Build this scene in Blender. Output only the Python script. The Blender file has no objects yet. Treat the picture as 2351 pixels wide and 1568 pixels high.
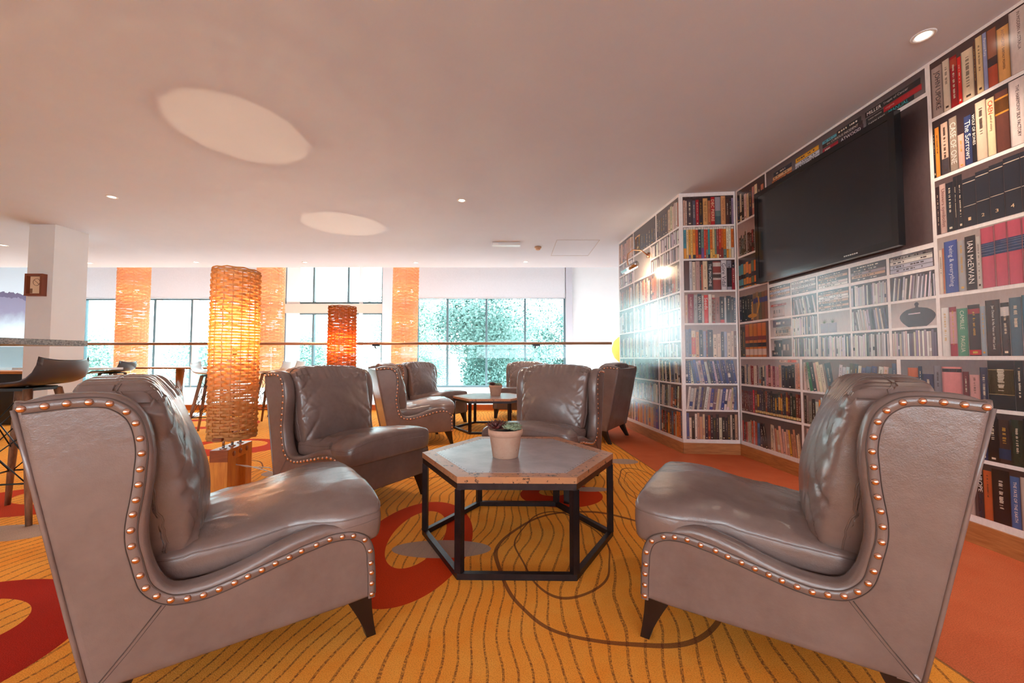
import bpy, math, random
from mathutils import Vector, Matrix, noise
from mathutils.geometry import tessellate_polygon
from math import sin, cos, pi, radians as R

SC = bpy.context.scene
COL = SC.collection
# ------------------------------------------------------------------ camera, sky, exposure
cam_d = bpy.data.cameras.new('camera')
cam = bpy.data.objects.new('camera', cam_d); COL.objects.link(cam)
cam_d.sensor_width = 36.0
cam_d.lens = 926.0 / 2351.0 * 36.0
cam_d.clip_start = 0.02; cam_d.clip_end = 300
cam.location = (0, 0, 1.0)
cam.rotation_euler = (R(90 + 2.35), 0, 0)
SC.camera = cam
vs = SC.view_settings
SC.display_settings.display_device = 'sRGB'
vs.view_transform = 'Standard'; vs.look = 'None'; vs.gamma = 1.0; vs.use_curve_mapping = False
vs.exposure = 0.12
W = bpy.data.worlds.new('overcast_sky'); SC.world = W; W.use_nodes = True
_bg = W.node_tree.nodes['Background']
_bg.inputs[0].default_value = (0.80, 0.93, 1.0, 1); _bg.inputs[1].default_value = 12.5
cy = SC.cycles
cy.max_bounces = 7; cy.diffuse_bounces = 5; cy.glossy_bounces = 3; cy.transmission_bounces = 4; cy.transparent_max_bounces = 10
cy.sample_clamp_indirect = 6.0; cy.caustics_reflective = False; cy.caustics_refractive = False
cy.use_denoising = True; cy.use_adaptive_sampling = True; cy.adaptive_threshold = 0.03

# ------------------------------------------------------------------ helpers
def link(o, parent=None):
    COL.objects.link(o)
    if parent is not None: o.parent = parent
    return o
def tag(o, label=None, cat=None, group=None, kind=None):
    if label: o['label'] = label
    if cat: o['category'] = cat
    if group: o['group'] = group
    if kind: o['kind'] = kind
    return o
def empty(name, loc=(0, 0, 0), rz=0.0, label=None, cat=None, group=None, kind=None):
    o = bpy.data.objects.new(name, None); o.empty_display_size = 0.1
    COL.objects.link(o); o.location = loc; o.rotation_euler = (0, 0, rz)
    return tag(o, label, cat, group, kind)
def copy_tree(o, parent=None):
    c = o.copy(); COL.objects.link(c); c.parent = parent
    for ch in list(o.children): copy_tree(ch, c)
    return c

class MB:
    def __init__(s):
        s.v = []; s.f = []; s.m = []; s.c = []; s.s = []; s.use_col = False
    def add(s, verts, faces, mat=0, smooth=False, cols=None):
        b = len(s.v); s.v += [tuple(p) for p in verts]
        if cols is None: cols = [(1, 1, 1)] * len(verts)
        else: s.use_col = True
        s.c += cols
        for f in faces:
            s.f.append(tuple(i + b for i in f)); s.m.append(mat); s.s.append(smooth)
        return s
    def box(s, a, b, mat=0, M=None, col=None):
        x0, y0, z0 = a; x1, y1, z1 = b
        vs_ = [(x0,y0,z0),(x1,y0,z0),(x1,y1,z0),(x0,y1,z0),(x0,y0,z1),(x1,y0,z1),(x1,y1,z1),(x0,y1,z1)]
        if M is not None: vs_ = [tuple(M @ Vector(p)) for p in vs_]
        return s.add(vs_, [(0,3,2,1),(4,5,6,7),(0,1,5,4),(1,2,6,5),(2,3,7,6),(3,0,4,7)], mat, False, None if col is None else [col]*8)
    def prism(s, poly, z0, z1, mat=0):
        n = len(poly)
        return s.add([(x, y, z0) for x, y in poly] + [(x, y, z1) for x, y in poly],
              [tuple(range(n))[::-1], tuple(range(n, 2*n))] + [(i, (i+1) % n, (i+1) % n + n, i + n) for i in range(n)], mat)
    def tube(s, pts, r, n=8, mat=0, closed=False, cap=True, smooth=True):
        pts = [Vector(p) for p in pts]; k = len(pts)
        rr = r if isinstance(r, (list, tuple)) else [r] * k
        vs_ = []; up = None
        for i, p in enumerate(pts):
            a = pts[(i - 1) % k] if (closed or i > 0) else p
            c = pts[(i + 1) % k] if (closed or i < k - 1) else p
            t = (c - a)
            if t.length < 1e-9: t = Vector((0, 0, 1))
            t.normalize()
            if up is None:
                up = Vector((0, 0, 1)) if abs(t.z) < 0.9 else Vector((1, 0, 0))
            x = up - t * up.dot(t)
            if x.length < 1e-6: x = t.orthogonal()
            x.normalize(); y = t.cross(x); up = x
            vs_ += [tuple(p + (x * cos(2*pi*j/n) + y * sin(2*pi*j/n)) * rr[i]) for j in range(n)]
        fs = []
        for i in range(k if closed else k - 1):
            a = i * n; b = ((i + 1) % k) * n
            fs += [(a + j, a + (j+1) % n, b + (j+1) % n, b + j) for j in range(n)]
        if cap and not closed:
            fs += [tuple(range(n))[::-1], tuple(range((k-1)*n, k*n))]
        return s.add(vs_, fs, mat, smooth)
    def lathe(s, prof, n=24, mat=0, c=(0, 0, 0), smooth=True, cap=True):
        vs_ = []
        for r, z in prof: vs_ += [(c[0] + r*cos(2*pi*j/n), c[1] + r*sin(2*pi*j/n), c[2] + z) for j in range(n)]
        fs = []
        for i in range(len(prof) - 1):
            a = i*n; b = a + n
            fs += [(a + j, a + (j+1) % n, b + (j+1) % n, b + j) for j in range(n)]
        if cap: fs += [tuple(range(n))[::-1], tuple(range((len(prof)-1)*n, len(prof)*n))]
        return s.add(vs_, fs, mat, smooth)
    def mesh(s, name, mats):
        me = bpy.data.meshes.new(name); me.from_pydata(s.v, [], s.f); me.update()
        for m in (mats if isinstance(mats, (list, tuple)) else [mats]): me.materials.append(m)
        me.polygons.foreach_set('material_index', s.m)
        me.polygons.foreach_set('use_smooth', s.s)
        if s.use_col:
            ca = me.color_attributes.new('Col', 'FLOAT_COLOR', 'POINT')
            flat = []
            for c in s.c: flat += [c[0], c[1], c[2], 1.0]
            ca.data.foreach_set('color', flat)
        me.update()
        return me
    def build(s, name, mats, parent=None, **k):
        return tag(link(bpy.data.objects.new(name, s.mesh(name, mats)), parent), **k)

def srgb(r, g, b):
    f = lambda c: (c/255/12.92) if c/255 <= 0.04045 else ((c/255 + 0.055)/1.055)**2.4
    return (f(r), f(g), f(b))

# ------------------------------------------------------------------ node maths
class NX:
    def __init__(s, nt, sock): s.nt = nt; s.k = sock
    def _op(s, op, o=None, o2=None, rev=False):
        n = s.nt.nodes.new('ShaderNodeMath'); n.operation = op
        seq = [s] + ([o] if o is not None else []) + ([o2] if o2 is not None else [])
        if rev: seq = [o, s]
        for i, q in enumerate(seq):
            if isinstance(q, NX): s.nt.links.new(q.k, n.inputs[i])
            else: n.inputs[i].default_value = q
        return NX(s.nt, n.outputs[0])
    def __add__(s, o): return s._op('ADD', o)
    def __sub__(s, o): return s._op('SUBTRACT', o)
    def __mul__(s, o): return s._op('MULTIPLY', o)
    __rmul__ = __mul__; __radd__ = __add__
    def __truediv__(s, o): return s._op('DIVIDE', o)
    def __lt__(s, o): return s._op('LESS_THAN', o)
    def __gt__(s, o): return s._op('GREATER_THAN', o)
    def abs(s): return s._op('ABSOLUTE')
    def fract(s): return s._op('FRACT')
    def sqrt(s): return s._op('SQRT')
    def max(s, o): return s._op('MAXIMUM', o)
    def min(s, o): return s._op('MINIMUM', o)
    def sin(s): return s._op('SINE')

def mat_new(name):
    m = bpy.data.materials.new(name); m.use_nodes = True
    nt = m.node_tree; b = nt.nodes['Principled BSDF']
    return m, nt, b
def lk(nt, a, b): nt.links.new(a, b)
def noise_node(nt, scale, detail=3, rough=0.5, vec=None, stretch=None):
    n = nt.nodes.new('ShaderNodeTexNoise'); n.inputs['Scale'].default_value = scale
    n.inputs['Detail'].default_value = detail; n.inputs['Roughness'].default_value = rough
    if vec is None:
        tc = nt.nodes.new('ShaderNodeTexCoord'); vec = tc.outputs['Object']
    if stretch:
        mp = nt.nodes.new('ShaderNodeMapping'); mp.inputs['Scale'].default_value = stretch
        lk(nt, vec, mp.inputs[0]); vec = mp.outputs[0]
    lk(nt, vec, n.inputs['Vector'])
    return n
def mixrgb(nt, fac, a, b, blend='MIX'):
    n = nt.nodes.new('ShaderNodeMix'); n.data_type = 'RGBA'; n.blend_type = blend
    for i, q in ((0, fac), (6, a), (7, b)):
        if isinstance(q, NX): q = q.k
        if isinstance(q, (int, float)): n.inputs[i].default_value = q
        elif isinstance(q, tuple): n.inputs[i].default_value = (*q[:3], 1)
        else: lk(nt, q, n.inputs[i])
    return n.outputs[2]
def simple(name, col, rough=0.5, metal=0.0, var=0.0, vs_=8.0, bump=0.0, bs=60.0, spec=0.5, stretch=None, col2=None, coat=0.0):
    m, nt, b = mat_new(name)
    b.inputs['Base Color'].default_value = (*col, 1); b.inputs['Roughness'].default_value = rough
    b.inputs['Metallic'].default_value = metal; b.inputs['Specular IOR Level'].default_value = spec
    if coat: b.inputs['Coat Weight'].default_value = coat; b.inputs['Coat Roughness'].default_value = 0.1
    if var or col2:
        n = noise_node(nt, vs_, 5, 0.6, stretch=stretch)
        c2 = col2 or tuple(c * (1 - var) for c in col)
        mr = nt.nodes.new('ShaderNodeMapRange'); mr.inputs[1].default_value = 0.35; mr.inputs[2].default_value = 0.65
        lk(nt, n.outputs[0], mr.inputs[0])
        lk(nt, mixrgb(nt, mr.outputs[0], col, c2), b.inputs['Base Color'])
    if bump:
        n = noise_node(nt, bs, 4, 0.6, stretch=stretch); bp = nt.nodes.new('ShaderNodeBump')
        bp.inputs['Strength'].default_value = bump; bp.inputs['Distance'].default_value = 0.01
        lk(nt, n.outputs[0], bp.inputs['Height']); lk(nt, bp.outputs[0], b.inputs['Normal'])
    return m
def emis(name, col, st):
    m, nt, b = mat_new(name)
    b.inputs['Base Color'].default_value = (*col, 1)
    b.inputs['Emission Color'].default_value = (*col, 1); b.inputs['Emission Strength'].default_value = st
    m.cycles.emission_sampling = 'NONE'
    return m

def leather():
    m, nt, b = mat_new('leather')
    n1 = noise_node(nt, 5, 5, 0.6); n2 = noise_node(nt, 26, 4, 0.6)
    c = mixrgb(nt, n1.outputs[0], srgb(94, 75, 71), srgb(138, 116, 110))
    c = mixrgb(nt, NX(nt, n2.outputs[0]) * 0.25, c, srgb(158, 134, 126))
    lk(nt, c, b.inputs['Base Color'])
    b.inputs['Specular IOR Level'].default_value = 0.85
    rr = nt.nodes.new('ShaderNodeMapRange'); rr.inputs[1].default_value = 0.3; rr.inputs[2].default_value = 0.7
    rr.inputs[3].default_value = 0.22; rr.inputs[4].default_value = 0.40
    b.inputs['Roughness'].default_value = .26
    n3 = noise_node(nt, 420, 2, 0.5); n4 = noise_node(nt, 22, 5, 0.65)
    h = NX(nt, n3.outputs[0]) * 0.04 + NX(nt, n4.outputs[0]) * 0.22
    bp = nt.nodes.new('ShaderNodeBump'); bp.inputs['Strength'].default_value = 0.35; bp.inputs['Distance'].default_value = 0.02
    lk(nt, h.k, bp.inputs['Height']); lk(nt, bp.outputs[0], b.inputs['Normal'])
    return m
M_LEATHER = leather()
M_SEAM = simple('seam_leather', srgb(84, 66, 60), 0.55)
M_STUD = simple('antique_brass_stud', srgb(226, 184, 162), 0.26, 1.0)
M_DARKWOOD = simple('dark_stained_wood', srgb(40, 24, 22), 0.35, 0, 0.4, 12)
M_STEEL = simple('blackened_steel', srgb(62, 54, 58), 0.38, 0.7, 0.35, 14, 0.1, 90)
M_ZINC = simple('zinc_sheet', srgb(186, 174, 174), 0.3, 0.4, 0.25, 9, 0.05, 20)
M_WHITE = simple('white_paint', (0.80, 0.80, 0.80), 0.6, 0, 0.03, 3)
M_CEIL = simple('ceiling_plaster', (0.66, 0.68, 0.75), 0.85, 0, 0.03, 2)
M_WALL = simple('wall_paint', (0.78, 0.77, 0.77), 0.8, 0, 0.03, 3)
M_BLIND = simple('roller_blind_fabric', (0.62, 0.60, 0.62), 0.85, 0, 0.05, 40)
M_FRAME = simple('grey_metal_frame', srgb(92, 110, 116), 0.4, 0.3)
M_BLACK = simple('black_plastic', (0.012, 0.012, 0.014), 0.25, 0, 0, 1)
M_BLACKM = simple('black_wire', (0.01, 0.01, 0.01), 0.4, 0.3)
M_CHROME = simple('brushed_chrome', (0.62, 0.6, 0.6), 0.22, 1.0)
M_BRASS = simple('warm_brass', srgb(180, 130, 100), 0.3, 1.0)
M_OAK = simple('oak_wood', srgb(196, 128, 66), 0.4, 0, 0, 6, 0.08, 40, stretch=(1, 1, 12), col2=srgb(164, 92, 38))
M_PINE = simple('honey_wood', srgb(220, 142, 56), 0.38, 0, 0, 5, 0.05, 40, stretch=(7, 7, 0.8), col2=srgb(190, 106, 36))
M_PINE2 = simple('honey_wood_end', srgb(160, 78, 24), 0.38, 0, 0, 5, 0.05, 40, stretch=(1, 1, 7), col2=srgb(124, 54, 16))
M_LEGWOOD = simple('ash_leg_wood', srgb(158, 112, 84), 0.45, 0, 0, 30, 0.1, 40, stretch=(1, 1, 0.15), col2=srgb(104, 66, 46))
M_SKIRT = simple('skirting_wood', srgb(196, 128, 72), 0.45, 0, 0, 8, 0.05, 40, stretch=(1, 1, 9), col2=srgb(168, 100, 52))
M_GREYPLAS = simple('dark_grey_plastic', srgb(62, 60, 66), 0.38)
M_WHITEPLAS = simple('white_plastic', (0.7, 0.72, 0.74), 0.35)
M_GRANITE = simple('grey_granite', srgb(168, 178, 180), 0.3, 0, 0, 90, col2=srgb(96, 108, 112))
M_SCREEN = simple('television_screen', (0.008, 0.008, 0.012), 0.09, 0, 0, 1, spec=0.6)
M_CREAM = simple('cream_paper', srgb(240, 206, 170), 0.6)

def rimwood():
    m, nt, b = mat_new('distressed_rim_wood')
    n = noise_node(nt, 9, 5, 0.6, stretch=(1, 6, 1)); c = mixrgb(nt, n.outputs[0], srgb(205, 140, 92), srgb(170, 118, 88))
    n2 = noise_node(nt, 30, 6, 0.75)
    c = mixrgb(nt, (NX(nt, n2.outputs[0]) > 0.585) * 0.9, c, srgb(38, 22, 20))
    lk(nt, c, b.inputs['Base Color']); b.inputs['Roughness'].default_value = 0.35
    return m
M_RIM = rimwood()
def terracotta():
    m, nt, b = mat_new('limewashed_terracotta')
    n = noise_node(nt, 18, 6, 0.7); c = mixrgb(nt, n.outputs[0], srgb(196, 138, 112), srgb(222, 190, 168))
    n2 = noise_node(nt, 60, 4, 0.7)
    c = mixrgb(nt, (NX(nt, n2.outputs[0]) > 0.66) * 0.35, c, srgb(130, 84, 64))
    lk(nt, c, b.inputs['Base Color']); b.inputs['Roughness'].default_value = 0.85
    return m
M_TERRA = terracotta()
M_SOIL = simple('potting_soil', srgb(60, 42, 34), 0.95, 0, 0.5, 60, 0.5, 90)
M_SUCG = simple('pale_green_leaf', srgb(170, 180, 146), 0.5, 0, 0, 30, col2=srgb(120, 142, 116))
M_SUCR = simple('dark_red_leaf', srgb(120, 52, 46), 0.4, 0, 0, 40, col2=srgb(74, 44, 44))

def wicker(name, c1, c2, tr=0.5):
    m = bpy.data.materials.new(name); m.use_nodes = True; nt = m.node_tree
    nt.nodes.clear(); out = nt.nodes.new('ShaderNodeOutputMaterial')
    n = noise_node(nt, 14, 4, 0.6, stretch=(1, 1, 5)); c = mixrgb(nt, n.outputs[0], c1, c2)
    d = nt.nodes.new('ShaderNodeBsdfDiffuse'); t = nt.nodes.new('ShaderNodeBsdfTranslucent'); g = nt.nodes.new('ShaderNodeBsdfGlossy')
    g.inputs['Roughness'].default_value = 0.35
    lk(nt, c, d.inputs[0]); lk(nt, c, t.inputs[0])
    mx = nt.nodes.new('ShaderNodeMixShader'); mx.inputs[0].default_value = tr
    lk(nt, d.outputs[0], mx.inputs[1]); lk(nt, t.outputs[0], mx.inputs[2])
    m2 = nt.nodes.new('ShaderNodeMixShader'); m2.inputs[0].default_value = 0.04
    lk(nt, mx.outputs[0], m2.inputs[1]); lk(nt, g.outputs[0], m2.inputs[2]); lk(nt, m2.outputs[0], out.inputs[0])
    return m
M_WICK = wicker('woven_cane', srgb(244, 200, 134), srgb(222, 160, 90))
M_WICK3 = wicker('woven_pale_cane', srgb(240, 200, 160), srgb(224, 168, 124))
M_WICK2 = wicker('woven_brown_cane', srgb(214, 134, 56), srgb(184, 102, 36), 0.45)
M_PAPERLAMP = wicker('amber_lamp_skin', srgb(250, 206, 140), srgb(244, 186, 110), 0.6)

def glass(name, tint, gl=0.08):
    m = bpy.data.materials.new(name); m.use_nodes = True; nt = m.node_tree
    nt.nodes.clear(); out = nt.nodes.new('ShaderNodeOutputMaterial')
    t = nt.nodes.new('ShaderNodeBsdfTransparent'); t.inputs[0].default_value = (*tint, 1)
    g = nt.nodes.new('ShaderNodeBsdfGlossy'); g.inputs['Roughness'].default_value = 0.02
    fr = nt.nodes.new('ShaderNodeFresnel'); fr.inputs[0].default_value = 1.3
    mx = nt.nodes.new('ShaderNodeMixShader'); lk(nt, (NX(nt, fr.outputs[0]) * 0.8).k, mx.inputs[0])
    lk(nt, t.outputs[0], mx.inputs[1]); lk(nt, g.outputs[0], mx.inputs[2]); lk(nt, mx.outputs[0], out.inputs[0])
    return m
M_GLASS = glass('window_glass', (0.93, 1.0, 0.99))
M_BALGLASS = glass('balustrade_glass', (0.94, 0.99, 0.99))

def printed():
    m, nt, b = mat_new('printed_mural_paper')
    a = nt.nodes.new('ShaderNodeVertexColor'); a.layer_name = 'Col'
    n = noise_node(nt, 60, 4, 0.7, stretch=(1, 1, 0.35))
    f = (NX(nt, n.outputs[0]) - 0.5) * 0.4 + 1.0
    cmb = nt.nodes.new('ShaderNodeCombineColor')
    for i in range(3): lk(nt, f.k, cmb.inputs[i])
    lk(nt, mixrgb(nt, 1.0, a.outputs[0], cmb.outputs[0], 'MULTIPLY'), b.inputs['Base Color'])
    b.inputs['Roughness'].default_value = 0.24; b.inputs['IOR'].default_value = 1.55; b.inputs['Coat Weight'].default_value = 0.7; b.inputs['Coat IOR'].default_value = 1.5; b.inputs['Coat Roughness'].default_value = 0.22
    return m
M_PRINT = printed()

def carpet():
    m, nt, b = mat_new('patterned_carpet')
    tc = nt.nodes.new('ShaderNodeTexCoord'); sx = nt.nodes.new('ShaderNodeSeparateXYZ'); lk(nt, tc.outputs['Object'], sx.inputs[0])
    x = NX(nt, sx.outputs[0]); y = NX(nt, sx.outputs[1])
    cache = {}
    def nz(sc):
        if sc not in cache: cache[sc] = NX(nt, noise_node(nt, sc, 1, 0.4).outputs[0]) - 0.5
        return cache[sc]
    big = noise_node(nt, 1.1, 2, 0.5)
    pile = noise_node(nt, 260, 2, 0.6); blot = noise_node(nt, 5, 4, 0.6)
    base = mixrgb(nt, blot.outputs[0], srgb(250, 142, 34), srgb(255, 184, 84))
    # long wandering stripes
    wob = nz(0.9) * 0.5 + nz(3.2) * 0.06
    p = x + wob - (y - 1.5) * 0.06
    st = (p / 0.056).fract() - 0.5
    line = (st.abs() < 0.085)
    fuzz = noise_node(nt, 120, 2, 0.6)
    line = line * ((NX(nt, fuzz.outputs[0]) - 0.30) * 3.0).min(1.0).max(0.0)
    # swirl loops
    def ell(cx, cy, rx, ry, w=0.10):
        u = (x - cx + w * nz(1.7)) / rx; v = (y - cy + w * nz(1.7)) / ry
        return (u * u + v * v).sqrt()
    col = mixrgb(nt, line * 0.85, base, srgb(122, 62, 40))
    for cx, cy, rx, ry in ((0.26, 2.2, 0.23, 0.46), (0.45, 2.05, 0.52, 0.62), (1.05, 3.1, 0.20, 0.6), (1.0, 3.15, 0.1, 0.4), (-0.75, 3.9, .3, .5), (-2.6, 3.7, .35, .3), (-1.9, 3.9, .3, .3), (0.3, 5.0, .4, .7), (1.05, 1.9, .28, .35)):
        e = ell(cx, cy, rx, ry, 0.2)
        col = mixrgb(nt, ((e - 1.0).abs() < 0.018) * 0.8, col, srgb(106, 54, 40))
    def ring(cx, cy, rx, ry, ix, iy, irx, iry, c, col):
        o = ell(cx, cy, rx, ry, 0.0) < 1.0; i_ = ell(ix, iy, irx, iry, 0.0) > 1.0
        return mixrgb(nt, o * i_, col, c)
    red = srgb(206, 62, 24); dred = srgb(178, 40, 24)
    col = ring(-0.53, 2.25, .31, .60, -.53, 2.32, .15, .36, red, col)
    col = ring(-2.12, 1.37, .55, .50, -2.12, 1.52, .27, .20, dred, col)
    col = ring(-2.55, 2.75, .35, .30, -2.5, 2.8, .2, .16, dred, col)
    col = ring(-1.75, 4.2, .42, .42, -1.7, 4.3, .24, .26, red, col)
    col = ring(0.36, 3.0, .30, .26, 0.3, 3.05, .1, .08, red, col)
    col = ring(-3.2, 4.6, .6, .45, -3.2, 4.7, .35, .25, red, col)
    col = ring(-3.35, 2.9, .5, .34, -3.3, 3.0, .3, .2, red, col)
    col = ring(-4.7, 6.2, .8, .5, -4.7, 6.2, .5, .3, red, col)
    for cx, cy, rx, ry in ((-.37, 2.16, .26, .10), (0.60, 3.12, .14, .055), (-2.9, 2.35, .26, .12), (-1.95, 3.55, .22, .12), (1.08, 3.95, .14, .10), (-3.4, 3.3, .3, .1), (-1.0, 5.9, .3, .12), (.2, 4.3, .2, .1)):
        col = mixrgb(nt, (ell(cx, cy, rx, ry, 0.0) < 1.0) * 0.92, col, srgb(176, 152, 138))
    edge = x + y * 0.065
    col = mixrgb(nt, (edge > 1.505), col, mixrgb(nt, blot.outputs[0], srgb(204, 96, 58), srgb(222, 120, 78)))
    col = mixrgb(nt, ((edge - 1.505).abs() < 0.006) * 0.7, col, srgb(130, 96, 60))
    f = (NX(nt, pile.outputs[0]) - 0.5) * 1.1 + 1.0
    cmb = nt.nodes.new('ShaderNodeCombineColor')
    for i in range(3): lk(nt, f.k, cmb.inputs[i])
    lk(nt, mixrgb(nt, 1.0, col, cmb.outputs[0], 'MULTIPLY'), b.inputs['Base Color'])
    b.inputs['Roughness'].default_value = 1.0; b.inputs['Specular IOR Level'].default_value = 0.1
    bp = nt.nodes.new('ShaderNodeBump'); bp.inputs['Strength'].default_value = 0.5; bp.inputs['Distance'].default_value = 0.004
    lk(nt, pile.outputs[0], bp.inputs['Height']); lk(nt, bp.outputs[0], b.inputs['Normal'])
    return m
M_CARPET = carpet()

# ------------------------------------------------------------------ light in the room
def spot(loc, energy, size=R(100), blend=0.8, col=(1, .78, .55), rad=.03, parent=None):
    l = bpy.data.lights.new('lamp_light', 'SPOT'); l.energy = energy; l.spot_size = size; l.spot_blend = blend; l.color = col; l.shadow_soft_size = rad
    o = link(bpy.data.objects.new('lamp_light', l), parent); o.location = loc; return o
def point(loc, energy, col=(1, .62, .3), rad=.02, parent=None):
    l = bpy.data.lights.new('bulb_light', 'POINT'); l.energy = energy; l.color = col; l.shadow_soft_size = rad
    o = link(bpy.data.objects.new('bulb_light', l), parent); o.location = loc; return o

# ------------------------------------------------------------------ the room shell
CH = 2.77
def struct(name, mb, mats, parent=None, label=None): return mb.build(name, mats, parent, kind='structure', label=label)
mb = MB(); mb.box((-14, -4.5, -0.3), (3.2, 7.95, 0)); struct('floor', mb, M_CARPET)
mb = MB(); mb.box((-14, -4.5, CH), (3.2, 7.82, 3.1)); struct('ceiling', mb, M_CEIL)
mb = MB(); mb.box((-14.2, 7.82, 5.2), (3.2, 10.7, 5.4)); struct('ceiling_void', mb, M_CEIL)
mb = MB(); mb.box((-14.2, 7.6, 3.1), (3.2, 7.82, 5.4)); struct('wall_bulkhead', mb, M_WALL)
mb = MB(); mb.box((-14.2, 7.95, -3.3), (3.2, 10.5, -3.1)); struct('floor_lower', mb, M_WHITE)
mb = MB(); mb.box((-14.2, -4.6, -3.3), (-14, 10.7, 5.4)); struct('wall_left', mb, M_WALL)
TV0, TVd = Vector((2.375, 4.22, 0)), Vector((0.0646, -0.9979, 0)).normalized()
N0, N1 = Vector((1.80, 4.28, 0)), Vector((2.375, 4.22, 0))
L0, L1 = Vector((1.64, 6.15, 0)), Vector((1.80, 4.28, 0))
mb = MB()
e = TV0 + TVd * 8.75
mb.prism([(TV0.x + .006, TV0.y), (e.x + .006, e.y), (3.2, e.y), (3.2, TV0.y)], 0, CH); struct('wall_right', mb, M_WALL)
mb = MB()
mb.prism([(L1.x + .006, L1.y + .006), (3.2, 4.23), (3.2, L0.y), (L0.x + .006, L0.y)], 0, CH); struct('wall_alcove', mb, M_WALL)
mb = MB(); mb.box((3.2, 6.1, -3.3), (3.4, 10.7, 5.4)); struct('wall_far_right', mb, M_WALL)
# rear wall behind the camera; unseen window opening, sized for the light it admits
mb = MB()
mb.box((-14, -4.7, 0), (3.4, -4.5, 1.0)); mb.box((-14, -4.7, 2.1), (3.4, -4.5, CH)); mb.box((-14, -4.7, 1.0), (-5.6, -4.5, 2.1))
for x in (-2.4, 1.3): mb.box((x, -4.7, 1.0), (x + .6, -4.5, 2.1))
struct('wall_rear', mb, M_WALL)
# column
mb = MB(); mb.box((-6.39, 5.275, 0), (-6.05, 5.70, CH)); struct('column', mb, M_WALL)
# window wall
YW = 10.5
mb = MB()
mb.box((-14, YW, -3.3), (3.2, YW + .2, .24))
mb.box((-14, YW, .24), (-12.1, YW + .2, 5.3))
mb.box((-12.1, YW, 2.57), (-5.95, YW + .2, 5.3))
mb.box((-3.37, YW, .24), (-2.5, YW + .2, 5.3))
mb.box((-2.5, YW, 2.6), (1.40, YW + .2, 5.3))
mb.box((1.40, YW, .24), (3.2, YW + .2, 5.3))
struct('wall_far', mb, M_WALL)
def window(name, x0, x1, z0, z1, muls, trans=(), fw=.05, wide=()):
    w = empty(name, ((x0 + x1) / 2, YW + .05, z0), kind='structure'); ox, oz = (x0 + x1) / 2, z0
    f = MB()
    X = lambda a: a - ox
    f.box((X(x0), -.03, 0), (X(x0 + fw), .05, z1 - oz)); f.box((X(x1 - fw), -.03, 0), (X(x1), .05, z1 - oz))
    f.box((X(x0 + fw), -.03, 0), (X(x1 - fw), .05, fw)); f.box((X(x0 + fw), -.03, z1 - oz - fw), (X(x1 - fw), .05, z1 - oz))
    for q in muls: f.box((X(q - fw / 2), -.035, fw), (X(q + fw / 2), .055, z1 - oz - fw))
    for q in trans: f.box((X(x0), -.038, q - oz), (X(x1), .058, q - oz + fw))
    f.build('window_frame', M_FRAME, w)
    if wide:
        f = MB()
        for a, b in wide: f.box((X(a), -.05, fw), (X(b), .0, z1 - oz - fw))
        f.build('window_post', M_WHITE, w)
    xs = [x0] + sorted(muls) + [x1]
    for a, b in zip(xs, xs[1:]):
        g = MB(); g.box((X(a + fw / 2), .005, fw / 2), (X(b - fw / 2), .012, z1 - oz - fw / 2)); g.build('pane', M_GLASS, w)
    return w
window('window_1', -12.1, -5.95, .24, 2.57, [-11.2, -10.34, -9.35, -8.38, -7.4, -6.6], wide=((-10.30, -10.12), (-9.30, -9.18), (-8.34, -8.2)))
w2 = window('window_2', -5.93, -3.37, .24, 5.2, [-5.2, -4.29], trans=(2.42, 2.14), wide=((-5.9, -5.55), (-4.0, -3.9)))
f = MB(); f.box((-1.27, -.09, 1.93), (1.27, -.06, 2.17)); f.build('transom_beam', simple('beige_beam', srgb(198, 176, 160), .6), w2)
window('window_3', -2.5, 1.40, .24, 2.6, [-1.69, -.67, .34])
mb = MB(); mb.box((1.40, YW - .12, -3.3), (1.56, YW, 5.2)); struct('trim_1', mb, simple('pale_mauve_post', (.50, .48, .52), .7))
mb = MB(); mb.box((-3.36, YW - .10, -3.3), (-3.10, YW, 5.2)); struct('trim_2', mb, simple('pale_grey_post', (.6, .58, .6), .7))
# roller blinds above the far windows
for x0, x1, lab in ((-12.1, -5.97, 'long grey roller blind rolled part way down over the left windows'), (-2.48, 1.38, 'grey roller blind over the window at the right, above the tree view')):
    mb = MB(); mb.box((x0, YW - .06, 2.56), (x1, YW - .045, 4.2)); mb.tube([(x0, YW - .052, 2.56), (x1, YW - .052, 2.56)], .014, 6)
    mb.build('roller_blind', M_BLIND, label=lab, cat='blind')
# floor-edge kerb, glass balustrade, handrail
mb = MB(); mb.box((-14, 7.80, 0), (3.1, 7.95, .10)); struct('trim_3', mb, simple('kerb_wood', srgb(214, 112, 40), .5, 0, .2, 6))
bal = empty('balustrade', (-5, 7.86, .1), 0, 'frameless glass balustrade with round bronze handrail at the floor edge', 'balustrade')
for k in range(11):
    g = MB(); x0 = -9 + k * 1.55; g.box((x0 + .01, -.006, 0), (min(x0 + 1.54, 8.0), .006, 1.12)); g.build('glass_panel', M_BALGLASS, bal)
g = MB(); g.tube([(-9, -.06, 1.165), (6.93, -.06, 1.185)], .027, 12); g.build('handrail', M_BRASS, bal)
for k in range(5):
    g = MB(); x = -6.6 + k * 3.1 - .35 + (.6 if k == 2 else 0); g.tube([(x, 0, 1.09), (x, -.05, 1.10), (x, -.06, 1.15)], .013, 8); g.box((x - .05, -.085, 1.13), (x + .09, -.035, 1.165)); g.build('rail_bracket', M_STEEL, bal)
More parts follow.
